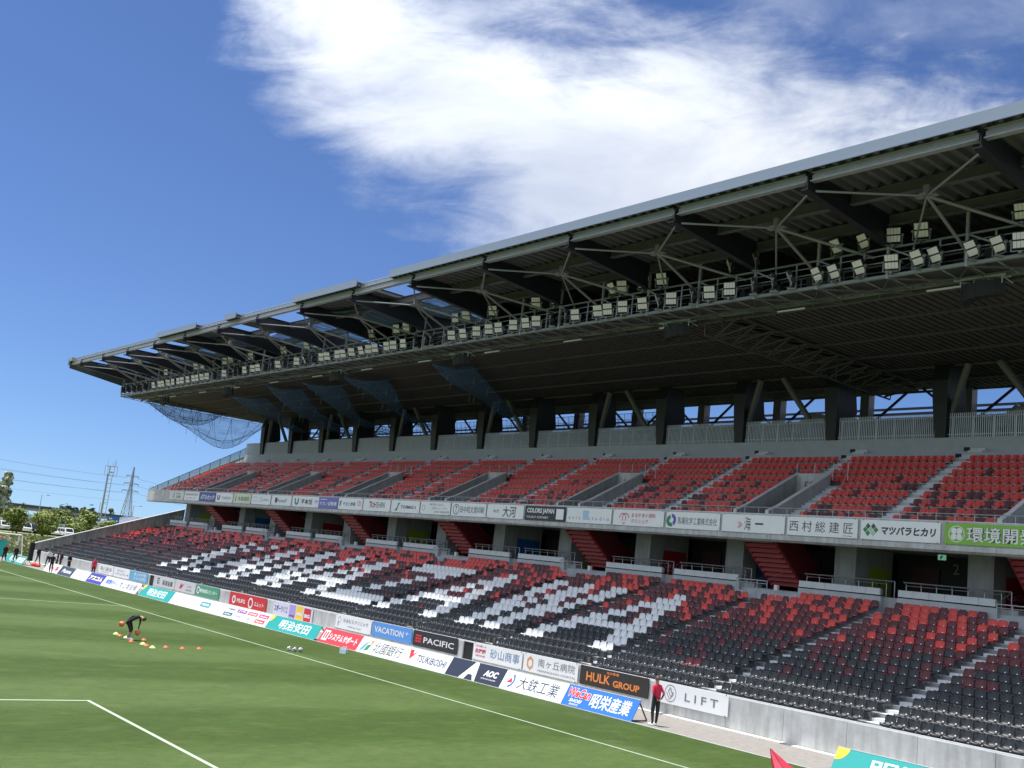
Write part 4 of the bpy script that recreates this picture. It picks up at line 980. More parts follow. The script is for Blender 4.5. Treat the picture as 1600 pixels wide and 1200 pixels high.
board(-20.20, -12.25, white_b, 'white board with blue 福井電化ホーム style lettering, left of the teal halfway board', lambda p, r: (p.text(r, '建築電化ホーム', .08, .42, .26, .74, blu, .02), p.text(r, '大', .48, .55, .24, .82, blu, .03), p.text(r, '上坂設備', .58, .94, .22, .80, ink)))
board(-24.03, -20.22, col('board_cobalt', (.05, .05, .40)), 'cobalt board with fat yellow katakana アスコム', lambda p, r: p.text(r, 'アスコム', .08, .92, .26, .74, col('ink_cream', (.88,.86,.42)), .06, .1))
board(-28.13, -24.05, white_b, 'white board reading GKSD in thin letters', lambda p, r: p.text(r, 'GKSD', .24, .82, .24, .78, inkg, -.01, space=1.3))
board(-32.05, -28.15, col('board_slate', (.045, .065, .10)), 'slate board reading Pionne in white script', lambda p, r: p.text(r, 'Pionne', .20, .84, .30, .72, wht, .03, .2))
board(-36.27, -32.07, white_b, 'farthest board, white with red strokes, a man in black in front of it', lambda p, r: (p.text(r, 'ジョセ', .12, .62, .16, .70, redi, .02), p.text(r, '本', .66, .92, .2, .85, redi, .02)))
# -- posters on the concourse columns
pc = [('yellow_green_poster', (.36, .46, .05), 'yellow-green'), ('red_drink_poster', (.42, .015, .02), 'red'), ('blue_poster', (.02, .16, .46), 'blue')]
PL = {0: 'at the far left end', 1: 'second column from the far left end'}
BN = {13: 'under the lime banner', 12: 'under the five brush characters', 11: 'left of the rightmost full red stairs', 10: 'under the smiling face banner', 9: 'right of the COLORS JAPAN banner', 8: 'under the 大河 banner', 7: 'under the three staggered lines banner', 6: 'under the TOSMAC-i banner', 5: 'under the TOHSHIN banner', 4: 'under the violet banner', 3: 'under the leaf-mark banner', 2: 'under the pale yellow-green banner'}
for j, cx in enumerate(BX[:14]):
    nm, c, cn = pc[j % 3]
    r = empty('wall_poster', (cx+1.2, 25.6, 5.7), 0, '%s poster on the side of the concourse column %s' % (cn, BN.get(j) or PL[j]), 'poster', 'posters on the concourse columns')
    x = cx+.925
    M = MB(); M.box(x, x+.02, 25.0, 27.2, 5.75, 7.35); M.build('poster_sheet', mat(nm, c, .5), r)
    p = Plane((x+.02, 25.0, 5.75), (0,1,0), (0,0,1), 2.2, 1.6)
    if j % 3 == 1: p.text(r, 'Coca-Cola', .10, .92, .34, .54, wht, -.01, .25); p.text(r, 'STADIUM', .2, .8, .18, .26, wht, .01)
    elif j % 3 == 0: p.poly(r, [(.3,.1),(.7,.1),(.62,.35),(.38,.35)], col('poster_ink', (.10,.14,.02))); p.disc(r, .5, .45, .07, col('poster_ink', (.10,.14,.02)))
    else: p.poly(r, [(0,.25),(.35,.4),(.55,.1),(.5,0),(0,0)], col('poster_pale_blue', (.25,.45,.65))); p.disc(r, .55, .30, .14, col('poster_navy', (.01,.03,.12)))
# -- pictograms on the dark rooms
pg = col('pictogram_grey', (.20, .205, .21))
def pict(label, x, z, fn, name='pictogram_sign'):
    r = empty(name, (x, 27.58, z-.8), 0, label, 'sign', 'signs on the dark concourse rooms'); pl = Plane((x-.6, 27.585, z-1.0), (1,0,0), (0,0,1), 1.2, 2.0); fn(pl, r)
def pt_w(p, r):
    p.disc(r, .55, .93, .05, pg, .004, .035); p.rect(r, .48, .62, .10, .30, pg)
    M = MB()
    for a, b in (((.42,.76),(.26,.38)),((.70,.76),(.84,.38)),((.44,.78),(.66,.78)),((.48,.45),(.48,.12)),((.64,.45),(.64,.12)),((.42,.76),(.46,.45)),((.70,.76),(.66,.45))): M.bar(p.p(*a), p.p(*b), .03, .01)
    M.build('pictogram', pg, r)
pict('grey woman pictogram on black panel under the diamonds banner', 36.35, 7.75, lambda p, r: pt_w(p, r))
def pt_c(p, r):
    p.disc(r, .55, .93, .045, pg, .004, .03); p.disc(r, .5, .25, .20, pg, .004, .17, 16, 'wheel', 150, 380)
    M = MB()
    for a, b in (((.5,.82),(.42,.5)),((.42,.5),(.72,.45)),((.72,.45),(.85,.15)),((.3,.75),(.26,.60))): M.bar(p.p(*a), p.p(*b), .03, .01)
    M.build('pictogram', pg, r)
pict('grey wheelchair pictogram on black panel below the smiling face banner', 21.7, 7.75, pt_c)
pict('small grey wheelchair pictogram above the red drink poster', -.4, 7.75, pt_c)
r = empty('room_number', (40.35, 27.5, 7.4), 0, 'grey number 2 on the black room under the matchstick lozenge banner', 'sign', 'signs on the dark concourse rooms'); Plane((40.2, 27.585, 7.4), (1,0,0), (0,0,1), .32, .52).text(r, '2', 0, 1, 0, 1, pg)
r = empty('exit_sign', (41.1, 24.6, 7.9), 0, 'small lit green exit sign hanging in the dark concourse at right', 'exit sign')
M = MB(); M.box(40.95, 41.35, 24.6, 24.66, 7.92, 8.18); M.build('sign_box', mat('exit_green_glow', (.1,.5,.3), .5, emit=((.30,.70,.50), .18)), r)
p = Plane((40.95, 24.6, 7.92), (1,0,0), (0,0,1), .4, .26); p.poly(r, [(.3,.15),(.45,.15),(.55,.5),(.7,.55),(.6,.8),(.45,.8),(.3,.5)], mat('exit_figure', (.02,.22,.10)))
# ================================================================== FLOODLIGHTS
UPX = [-52.5,-48.9,-47.3,-45.9,-40.7,-36.9,-32.8,-31.2,-29.0,-26.0,-24.7,-22.5,-20.4,-14.0,-9.9,-8.3,.2,3.7,5.0,6.6,11.0,12.2,14.0,15.1,19.4,21.2,26.0,26.8,28.5,29.8,34.4,36.0,40.6,42.0,43.5,44.8,49.1]
LOX = [-52.9,-51.3,-49.4,-47.9,-45.9,-43.5,-41.8,-40.9,-39.4,-38.1,-36.7,-35.7,-34.2,-32.8,-31.9,-30.7,-29.5,-27.8,-25.5,-23.1,-22.3,-21.1,-19.4,-18.4,-17.0,-15.6,-14.5,-13.4,-11.1,-9.8,-8.2,-6.9,-6.0,-4.3,-3.5,-2.2,-.8,.3,1.2,2.8,3.7,5.0,6.6,7.8,8.5,10.3,10.9,12.2,13.7,15.0,16.0,17.5,18.7,19.7,21.1,22.4,23.2,25.1,25.9,27.1,28.6,29.7,30.7,32.1,33.3,34.6,36.0,37.2,38.2,39.7,40.6,41.9,43.5,44.7,45.5,47.1,48.2,49.1]
EDGE = {29.7,32.1,36.0,37.2,38.2,22.4,21.1,7.8,8.5,10.3,6.6,-13.4,-8.2,-22.3,-23.1,-27.8,-17.0,-15.6,34.4,36.01}
TILT = {40.6,26.0,-9.8,39.7,41.9,44.7,45.5,47.1,48.2,42.0}
def flood_meshes():
    H = MB(); H.box(-.31, .31, -.02, .12, -.34, .34); H.box(-.26, .26, .12, .20, -.28, -.05); H.box(-.26, .26, .12, .20, .05, .28)
    A = MB()
    for zz in (-.31, .03):
        for i in range(4): A.box(-.285+.145*i, -.285+.145*i+.133, -.035, -.018, zz, zz+.27)
    K = MB(); K.bar((-.36, .05, -.02), (-.36, .05, -.44), .05, .03); K.bar((.36, .05, -.02), (.36, .05, -.44), .05, .03); K.bar((-.36, .05, -.44), (.36, .05, -.44), .05, .03)
    K.tube((.33, .05, 0), (.42, .05, 0), .07, n=10); K.tube((-.33, .05, 0), (-.42, .05, 0), .07, n=10); K.box(-.06, .06, -.1, .3, -.56, -.46)
    return H.mesh('floodlight_housing', rubber), A.mesh('lamp_panel', lamp_m), K.mesh('swivel_bracket', mat('bracket_grey', (.25,.26,.26), .4, .5))
fH, fA, fK = flood_meshes(); rf = random.Random(3)
for row, xs_, z in (('upper', UPX, 21.42), ('lower', LOX, 20.18)):
    for i, x in enumerate(sorted(xs_, reverse=True)):
        yaw = rf.uniform(.10, .45); pitch = R(rf.uniform(10, 28))
        edge = x in EDGE
        if edge: yaw = rf.uniform(-1.15, -.8)
        elif x in TILT: yaw = rf.uniform(-.45, -.15); pitch = R(32)
        if x < -45: yaw = rf.uniform(-1.3, -1.0)
        o = empty('floodlight', (x, 14.88 if row == 'lower' else 14.95, z), 0,
                  'floodlight %s from the right on the %s gantry rail, %s' % (ordn(i+1), row, 'turned edge-on' if edge or x < -45 else 'pale lamp panels facing out'), 'floodlight', 'floodlights on the roof gantry')
        o.rotation_euler = (0, 0, yaw)
        for me, nm in ((fH, 'lamp_housing'), (fA, 'lamp_panel')): instance(me, nm, o, rot=(pitch, 0, 0))
        instance(fK, 'swivel_bracket', o)
# ================================================================== LOUDSPEAKERS
WHERE = {46.6: 'at the right edge', 29.5: 'above the section number wall in the middle', 9.6: 'left of centre beside the hanging blue net', -7.6: 'above the third roof column from the left', -28.6: 'second from the far end', -45.0: 'at the far left end'}
for x in (46.6, 29.5, 9.6, -7.6, -28.6, -45.0):
    r = empty('hanging_loudspeaker', (x, 16.9, 18.6), 0, 'black loudspeaker cluster hung under the gantry %s' % WHERE[x], 'loudspeaker', 'loudspeakers hung under the light gantry')
    for i in range(6):
        t = R(-58+21*i); rad_ = 1.15; c = Vector((x+rad_*math.sin(t)*.95, 17.3-rad_*math.cos(t)*.75, 18.86+.035*i)); w = .21
        u = Vector((math.cos(t), math.sin(t)*.8, 0)).normalized(); n_ = Vector((-u.y, u.x, 0)); tl = Vector((0, .10, 0))
        pts = [c-u*w-n_*.02, c+u*w-n_*.02, c+u*w*.6+n_*.42, c-u*w*.6+n_*.42]; M = MB()
        M.hexa([q+Vector((0,0,-.36))+tl for q in pts]+[q+Vector((0,0,.27+.05*(i % 2))) for q in pts])
        M.build('speaker_cabinet', black_m, r)
    M = MB(); M.bar((x-.8, 17.0, 19.18), (x+.8, 17.0, 19.18), .1, .06)
    for dz in (-.12, .12): M.bar((x-.9, 16.62, 18.9+dz), (x+.9, 16.62, 18.9+dz), .02, .02)
    M.build('array_rail', rubber, r)
    M = MB()
    for dx in (-.9, -.3, .3, .9):
        M.tube((x+dx, 16.75, 19.15), (x+dx, 16.75, 19.5), .025); M.tube((x+dx, 16.75, 19.45), (x+dx+.25, 17.2, 19.2), .015)
    M.bar((x-1.1, 16.6, 19.45), (x+1.1, 16.6, 19.45), .12, .07); M.bar((x-1.1, 17.1, 19.5), (x+1.1, 17.1, 19.5), .10, .07)
    M.build('hanging_frame', steel_w, r)
# ================================================================== NETS
def net_mat(name, c, a):
    M = bpy.data.materials.new(name); M.use_nodes = True; N = M.node_tree.nodes; L = M.node_tree.links; b = N['Principled BSDF']
    b.inputs['Base Color'].default_value = (*c, 1); b.inputs['Roughness'].default_value = .8
    tc = N.new('ShaderNodeTexCoord'); n = N.new('ShaderNodeTexNoise'); n.inputs['Scale'].default_value = 1.1; n.inputs['Detail'].default_value = 5
    mp = N.new('ShaderNodeMapping'); mp.inputs['Scale'].default_value = (3, .5, 1); L.new(tc.outputs['Object'], mp.inputs[0]); L.new(mp.outputs[0], n.inputs['Vector'])
    r = N.new('ShaderNodeMapRange'); r.inputs[1].default_value = .3; r.inputs[2].default_value = .7; r.inputs[3].default_value = a*.45; r.inputs[4].default_value = min(1, a*1.5)
    L.new(n.outputs['Fac'], r.inputs[0]); L.new(r.outputs[0], b.inputs['Alpha']); return M
net_blue = net_mat('blue_safety_net', (.04, .16, .34), .42); net_dk = net_mat('thin_dark_net', (.02, .045, .08), .22); net_tarp = net_mat('dense_blue_net', (.06, .12, .22), .95)
def net(name, fn, nu, nv, mt, label, grp=None, cords=True):
    r = empty(name, tuple(fn(.5, 0)), 0, label, 'net', grp); M = MB()
    for i in range(nu):
        for j in range(nv):
            M.quad(fn(i/nu, j/nv), fn((i+1)/nu, j/nv), fn((i+1)/nu, (j+1)/nv), fn(i/nu, (j+1)/nv))
    M.build('net_mesh', mt, r)
    if cords:
        M = MB(); st = max(1, nu//6)
        for i in range(0, nu+1, st): M.path([fn(i/nu, j/nv) for j in range(nv+1)], .022, 4)
        for j in range(0, nv+1, max(1, nv//4)): M.path([fn(i/nu, j/nv) for i in range(nu+1)], .022, 4)
        M.build('net_cord', mat('net_cord_dark', (.02, .04, .07), .8), r)
        M = MB(); rr = random.Random(nu*7+nv)
        for q in range(12):
            a, b = rr.random(), rr.random(); c = Vector(fn(a, b)); M.tube(c, c+Vector((rr.uniform(-.1,.1), 0, rr.uniform(-1.0, -.3))), .018, n=4)
        M.build('loose_cord', mat('loose_cord_pale', (.22,.26,.30), .8), r)
    return r
def endnet(u, v):   # sags below the open end of the ceiling
    y = 18.0+14.5*u; s = math.sin(math.pi*min(1, max(0, u)))**.8
    asym = 1.9*s*(.55+.75*u)+.25*math.sin(9*u+4*v)*s
    d = math.sin(math.pi*v)
    return (-54.4+5.2*v, y, 19.4-asym*2.0*d**.6+.12*math.sin(14*u)*d)
net('safety_net', endnet, 26, 12, net_dk, 'large thin dark net sagging below the far left end of the ceiling', 'nets strung under the roof')
def endnet2(u, v):
    y = 17.8+9*u; d = math.sin(math.pi*v); s = math.sin(math.pi*u)
    return (-53.2+3*v, y, 19.4-2.0*d*s-.15*math.sin(10*u))
net('safety_net', endnet2, 16, 8, net_dk, 'small second net looped inside the large one at the far end', 'nets strung under the roof')
def strip(p0, p1, w, sag, ph):
    p0 = Vector(p0); p1 = Vector(p1)
    def f(u, v):
        c = p0.lerp(p1, u); d = (p1-p0).normalized(); s = Vector((0,0,1)).cross(d).normalized()
        ww = w*(1-.5*math.sin(math.pi*u)**2+.2*math.sin(5*u+ph))
        return tuple(c+s*(v-.5)*ww+Vector((0,0,-sag*math.sin(math.pi*u)-.25*math.sin(math.pi*v)-.1*math.sin(11*u+ph))))
    return f
S_ = [((6.6, 18.2, 19.2), (-6.5, 37.0, 18.6), 3.2, .5, 'long blue net strip hanging from beside the loudspeaker towards the rear, rightmost net'),
      ((-5.8, 18.4, 19.2), (-21.5, 37.0, 18.6), 3.4, .7, 'blue net strip, second from the right under the ceiling'),
      ((-13.5, 18.6, 19.2), (-30.0, 37.0, 18.4), 4.2, .9, 'blue net strip, third from the right under the ceiling'),
      ((-20.5, 18.6, 19.2), (-37.0, 37.0, 18.4), 4.2, 1.0, 'blue net strip, fourth from the right under the ceiling'),
      ((-30.0, 19.6, 19.2), (-44.0, 36.0, 18.4), 3.6, .9, 'blue net strip nearest the far end under the ceiling')]
for i, (a, b, w, s, lb) in enumerate(S_): net('safety_net', strip(a, b, w, s, i*1.7), 18, 5, net_blue, lb, 'nets strung under the roof')
for i, (xa, xb) in enumerate([(-46, -38), (-36, -30), (-28, -21), (-20, -13), (-12, -5), (-4, 3), (4, 12)]):
    def rn(u, v, xa=xa, xb=xb, i=i): return (xa+(xb-xa)*u, 36.6+.4*v, 19.0-.2*i*.1-2.2*v*math.sin(math.pi*(u*.9+.05))**.5)
    net('safety_net', rn, 10, 4, net_dk, 'thin dark net drooping behind the roof columns, %s from the far end' % ordn(i+1), 'nets strung under the roof')
# blue sheeting slung between the rakers where the roof sheets are gone
open_b = [(-54, -50.4), (-50.4, -43.2), (-43.2, -36), (-36, -28.8), (-28.8, -21.6), (-21.6, -14.4), (-14.4, -7.2), (-7.2, 0), (0, 7.2), (7.2, 14.4)]
for i, (xa, xb) in enumerate(open_b):
    def tf(u, v, xa=xa, xb=xb, i=i):
        w_ = xb-xa-.35; yy = 17.2-(6.1+.5*math.sin(i*1.9))*(1-u)*(1-.12*math.sin(math.pi*v))
        return (xa+.15+w_*v, yy, 22.25-(.55+.25*math.sin(i*2.3))*math.sin(math.pi*v)*(.5+.5*u)-.10*math.sin(7*u+5*v+i))
    net('roof_net', tf, 10, 9, net_tarp, 'dark blue netting slung beside the roof raker, %s bay from the far end' % ordn(i+1), 'blue netting in the open roof bays', cords=False)
# ================================================================== PEOPLE
def person(loc, rz, pose, cols, label, hair=(.015,.013,.012), lod=2, scale=1.0, grp=None):
    # pose: joint dict in local space, person faces +x
    P_ = dict(pel=(0,0,.95), sp=(0,0,1.15), ch=(0,0,1.36), nk=(.01,0,1.49), h0=(.02,0,1.57), h1=(.03,0,1.66), h2=(.02,0,1.735),
              sL=(0,.17,1.42), eL=(-.02,.22,1.14), wL=(.06,.21,.90), fL=(.09,.20,.80), sR=(0,-.17,1.42), eR=(-.02,-.22,1.14), wR=(.06,-.21,.90), fR=(.09,-.20,.80),
              tL=(0,.09,.92), kL=(.02,.10,.50), aL=(0,.10,.09), oL=(.17,.11,.045), tR=(0,-.09,.92), kR=(.02,-.10,.50), aR=(0,-.10,.09), oR=(.17,-.11,.045))
    P_.update(pose)
    rad = dict(pel=.135, sp=.125, ch=.135, nk=.055, h0=.072, h1=.098, h2=.070, sL=.068, eL=.046, wL=.030, fL=.030, sR=.068, eR=.046, wR=.030, fR=.030, tL=.108, kL=.078, aL=.050, oL=.040, tR=.108, kR=.078, aR=.050, oR=.040)
    ed = [('pel','sp'),('sp','ch'),('ch','nk'),('nk','h0'),('h0','h1'),('h1','h2'),('ch','sL'),('sL','eL'),('eL','wL'),('wL','fL'),('ch','sR'),('sR','eR'),('eR','wR'),('wR','fR'),('pel','tL'),('tL','kL'),('kL','aL'),('aL','oL'),('pel','tR'),('tR','kR'),('kR','aR'),('aR','oR')]
    nm = list(P_); me = bpy.data.meshes.new('tmp'); me.from_pydata([P_[n] for n in nm], [(nm.index(a), nm.index(b)) for a, b in ed], [])
    o = bpy.data.objects.new('tmp', me); COL.objects.link(o)
    md = o.modifiers.new('s', 'SKIN'); md.use_smooth_shade = True
    for i, n in enumerate(nm):
        sv = me.skin_vertices[0].data[i]; r_ = rad[n]*.92; sv.radius = (r_, r_*(1.25 if n in ('ch','sp','pel') else 1)); sv.use_root = n == 'pel'
    s2 = o.modifiers.new('d', 'SUBSURF'); s2.levels = 1; s2.render_levels = 1
    dg = bpy.context.evaluated_depsgraph_get(); bme = bpy.data.meshes.new_from_object(o.evaluated_get(dg)); bpy.data.objects.remove(o)
    # region colours by nearest bone
    reg = {'top': [('pel','sp'),('sp','ch'),('ch','sL'),('ch','sR')], 'slL': [('sL','eL')], 'slR': [('sR','eR')], 'fa': [('eL','wL'),('eR','wR')], 'skin': [('wL','fL'),('wR','fR'),('nk','h0'),('h0','h1'),('h1','h2')], 'th': [('tL','kL'),('tR','kR'),('pel','tL'),('pel','tR')], 'cf': [('kL','aL'),('kR','aR')], 'sh': [('aL','oL'),('aR','oR')]}
    skin = mat('skin_tone', (.42, .24, .16), .55)
    order = ['top', 'slL', 'slR', 'fa', 'skin', 'th', 'cf', 'sh']
    mm = {'top': cols['top'], 'slL': cols['top'], 'slR': cols['top'], 'fa': cols.get('fa', skin), 'skin': skin, 'th': cols['leg'], 'cf': cols.get('cf', cols['leg']), 'sh': cols['shoe']}
    bme.materials.clear()
    for q in order: bme.materials.append(mm[q])
    segs = [(order.index(k_), Vector(P_[a]), Vector(P_[b]), rad[a]) for k_, l in reg.items() for a, b in l]
    for pg_ in bme.polygons:
        c = pg_.center; best = 1e9
        for i, a, b, rr in segs:
            t = max(0, min(1, (c-a).dot(b-a)/max(1e-9, (b-a).length_squared))); d = (c-(a+(b-a)*t)).length/rr
            if d < best: best = d; pg_.material_index = i
    # face, ears and five fingers on each hand, joined into the same body
    bm = bmesh.new(); bm.from_mesh(bme)
    def addgeo(M, mi):
        vs = [bm.verts.new(q) for q in M.v]
        for f in M.f:
            try: nf = bm.faces.new([vs[i] for i in f]); nf.material_index = mi; nf.smooth = True
            except ValueError: pass
    h1 = Vector(P_['h1']); hd = (Vector(P_['h2'])-Vector(P_['h0'])).normalized(); fwd = Vector(cols.get('look', (1,0,0))); fwd = (fwd-hd*fwd.dot(hd)).normalized(); sd = hd.cross(fwd)
    M = MB(); M.tube(h1+fwd*.085+hd*.03, h1+fwd*.118-hd*.015, .010, .018, 6); addgeo(M, 4)
    for s in (-1, 1): M = MB(); M.ball(h1+sd*s*.092-hd*.005, .015, .022, .032, 6, 4); addgeo(M, 4)
    M = MB()
    for s in (-1, 1): M.ball(h1+fwd*.088+sd*s*.034+hd*.028, .010, .012, .008, 6, 4)
    M.ball(h1+fwd*.090-hd*.045, .008, .024, .007, 6, 4)
    bme.materials.append(mat('eye_dark', (.03,.02,.02), .3)); addgeo(M, 8)
    for s in 'LR':
        w, f = Vector(P_['w'+s]), Vector(P_['f'+s]); d = (f-w).normalized(); sd2 = d.cross(Vector((1,0,0)) if abs(d.x) < .8 else Vector((0,0,1))).normalized(); up2 = sd2.cross(d)
        for k_ in range(4):
            b0 = f+up2*(k_-1.5)*.019; L_ = (.065, .078, .072, .055)[k_]; q = b0+d*L_*.5+sd2*.006; e = q+d*L_*.45+sd2*.018
            M = MB(); M.tube(b0-d*.02, q, .010, .009, 6); M.tube(q, e, .009, .007, 6); addgeo(M, 4)
        M = MB(); q = w+d*.03+up2*.045; M.tube(w+d*.01, q, .012, .011, 6); M.tube(q, q+d*.045+up2*.01, .011, .008, 6); addgeo(M, 4)
    bm.to_mesh(bme); bm.free()
    r = bpy.data.objects.new('person', bme); COL.objects.link(r); r.location = loc; r.rotation_euler = (0,0,rz); r.scale = (scale,)*3
    tag(r, label, 'person', grp)
    M = MB(); c = h1+hd*.028-fwd*.016; n = len(M.v)
    M.ball((0,0,0), .108, .100, .100, 12, 6, 1.0, -.15)
    rot = Matrix((fwd, sd, hd)).transposed(); M.v = [tuple(c+rot @ Vector(q)) for q in M.v]
    ho = M.build('hair', mat('dark_hair', hair, .6), None, smooth=True); ho.parent = r
    for s in 'LR':
        M = MB(); a = Vector(P_['a'+s]); t = Vector(P_['o'+s]); dd = (t-a); dd.z = 0; dd.normalize(); base = min(a.z, t.z)-.04
        M.ball((0,0,0), .155, .056, .062, 10, 5, 1.0, -.45); ang = math.atan2(dd.y, dd.x); mid = a.lerp(t, .55)
        M.v = [(mid.x+x*math.cos(ang)-y*math.sin(ang), mid.y+x*math.sin(ang)+y*math.cos(ang), max(0, mid.z-.03+z)) for x, y, z in M.v]
        so_ = M.build('shoe', cols['shoe'], None, smooth=True); so_.parent = r
    return r
blk = mat('black_cloth', (.014,.015,.018), .85); blk2 = mat('dark_cloth', (.022,.024,.030), .85); redc = mat('red_shirt', (.62,.02,.07), .8); whc = mat('white_cloth', (.72,.74,.78), .8); whs = mat('white_shoe', (.78,.80,.80), .5); nvc = mat('navy_cloth', (.012,.015,.03), .85); cap_m = blk
# man in red, standing by the near end of the boards, turned towards the pitch and the far end
p1 = person((40.35, 5.62, 0), R(168), dict(kL=(.03,.11,.5), kR=(.0,-.10,.5), aL=(-.06,.13,.09), oL=(.10,.16,.045), aR=(.07,-.12,.09), oR=(.24,-.14,.045),
        eL=(-.10,.24,1.16), wL=(-.16,.12,.96), fL=(-.16,.05,.93), eR=(-.12,-.24,1.16), wR=(-.15,-.12,.98), fR=(-.16,-.05,.95)),
        dict(top=redc, leg=blk2, fa=blk, shoe=whs), 'man in red shirt and black trousers, hands behind his back, beside the blue board', hair=(.09,.05,.03))
# man bending over cones, facing right of frame
dirx = math.atan2(.766, .643)
p2 = person((19.25, -6.75, 0), dirx-R(4), dict(pel=(-.05,0,.82), sp=(.10,0,.98), ch=(.32,0,1.08), nk=(.46,0,1.07), h0=(.53,0,1.04), h1=(.61,0,.99), h2=(.67,0,.96),
        sL=(.36,.18,1.08), eL=(.40,.22,.80), wL=(.36,.20,.54), fL=(.38,.18,.44), sR=(.36,-.18,1.06), eR=(.12,-.28,.88), wR=(-.08,-.26,.74), fR=(-.15,-.24,.70),
        tL=(-.04,.09,.80), kL=(.10,.12,.44), aL=(-.06,.12,.09), oL=(.10,.14,.045), tR=(-.04,-.09,.80), kR=(.16,-.12,.42), aR=(.12,-.12,.09), oR=(.30,-.14,.045)),
        dict(top=blk2, leg=blk, fa=blk2, cf=mat('skin_tone', (.42,.24,.16)), shoe=whs, look=(.5,0,-1)), 'man in black bending forward on the pitch to set out training cones')
def stand(loc, rz, cols, lb, walk=0, arm=0, s=1.0):
    w = walk
    d = dict(kL=(.02+.16*w,.10,.50), aL=(.0+.22*w,.10,.09), oL=(.17+.22*w,.11,.045), kR=(.02-.04*w,-.10,.50), aR=(-.28*w,-.10,.12), oR=(.15-.28*w,-.11,.06))
    if arm: d.update(eL=(.02,.25,1.14), wL=(.22,.14,1.06), fL=(.30,.08,1.06), eR=(.02,-.25,1.14), wR=(.22,-.14,1.06), fR=(.30,-.08,1.06))
    return person(loc, rz, d, cols, lb, scale=s, grp='people at the far left end of the boards')
stand((-49.4, 8.1, 0), R(20), dict(top=nvc, leg=nvc, shoe=blk), 'person in dark clothes striding beside the end of the concrete parapet', 1.0)
stand((-45.0, 7.9, 0), R(200), dict(top=whc, leg=nvc, shoe=blk), 'person in a white shirt and dark trousers walking behind the last board', .9)
stand((-32.9, 4.75, 0), R(185), dict(top=blk, leg=blk, shoe=whs), 'person all in black standing in front of the farthest board', .15, 1)
stand((-42.4, 8.0, 0), R(250), dict(top=blk, leg=blk2, shoe=blk), 'person in black behind the farthest board, left one of the pair', .3, 0)
stand((-41.2, 8.0, 0), R(290), dict(top=blk, leg=blk, shoe=blk), 'person in black behind the farthest board, right one of the pair', .5, 0)
stand((-37.6, 7.7, 0), R(30), dict(top=blk, leg=blk, shoe=blk, fa=mat('skin_tone', (.42,.24,.16))), 'person in a long black jacket standing behind the slate board', 0, 1)
stand((-31.0, 7.9, 0), R(330), dict(top=redc, leg=mat('wine_cloth', (.12,.012,.02)), shoe=blk), 'person in a red coat standing by the wall behind the thin-lettered board', 0, 0)
stand((-47.4, 4.3, 0), R(190), dict(top=blk, leg=blk, shoe=whs), 'person in black walking by the far teal board, left one', .8)
stand((-46.8, 5.2, 0), R(190), dict(top=blk, leg=blk, shoe=blk), 'person in black walking by the far teal board, right one', .6)
# ================================================================== TRAINING GEAR
cy = mat('yellow_green_plastic', (.72, .85, .25), .4); cr = mat('orange_red_plastic', (.80, .16, .07), .4)
def cone_mesh(mt, h=.09, r=.12, top=.045):
    M = MB(); n = 16; pr = [(r, 0), (r*.97, .012), (top, h), (top*.9, h*.98)]
    for (ra, za), (rb, zb) in zip(pr, pr[1:]):
        for i in range(n):
            a, b = 2*math.pi*i/n, 2*math.pi*(i+1)/n
            M.quad((ra*math.cos(a), ra*math.sin(a), za), (ra*math.cos(b), ra*math.sin(b), za), (rb*math.cos(b), rb*math.sin(b), zb), (rb*math.cos(a), rb*math.sin(a), zb))
    return M.mesh('training_cone', mt, smooth=False)
cyl, crd = cone_mesh(cy, .10, .135), cone_mesh(cr, .09, .12)
for me, (x, y), lb in ((cyl, (17.35,-6.60), 'yellow marker disc left of the bending man, farthest left of all'), (crd, (18.05,-6.66), 'orange marker disc between the two yellow ones left of the bending man'), (cyl, (18.75,-6.61), 'yellow marker disc just in front of the bending man\'s shoes'), (crd, (20.2,-6.9), 'orange marker disc at the far left of the lower line of discs'), (cyl, (21.04,-6.68), 'yellow marker disc, left one in the lower line'), (crd, (21.6,-6.72), 'orange marker disc between the two yellow ones in the lower line'), (cyl, (22.25,-6.70), 'yellow marker disc, right one in the lower line'), (crd, (21.9,-5.96), 'orange marker disc, first right of the last yellow one'), (crd, (22.12,-5.29), 'orange marker disc, second right of the last yellow one'), (crd, (21.98,-4.45), 'orange marker disc at the right end of the line'), (crd, (19.35,-6.0), 'orange marker disc on the grass under the man\'s hand')):
    o = bpy.data.objects.new('marker_disc', me); COL.objects.link(o); o.location = (x, y, .005); tag(o, lb, 'marker disc', 'training marker discs on the pitch')
def stack(loc, rot, lb):
    r = empty('disc_stack', loc, 0, lb, 'stack of discs', 'stacks of orange discs in the man\'s hands')
    for i in range(4): instance(crd, 'disc', r, (0, 0, .025*i))
    r.rotation_euler = rot
hx = lambda l: Vector((19.25, -6.75, 0))+Matrix.Rotation(dirx-R(4), 3, 'Z') @ Vector(l)
stack(hx((.40,.18,.30)), (R(60), 0, R(20)), 'orange disc being set down from the man\'s lowered hand'); stack(hx((-.24,-.24,.66)), (R(80), R(20), R(30)), 'stack of orange discs held behind the bending man')
ballw = mat('ball_white', (.78,.79,.80), .35); balld = mat('ball_dark', (.05,.06,.10), .35)
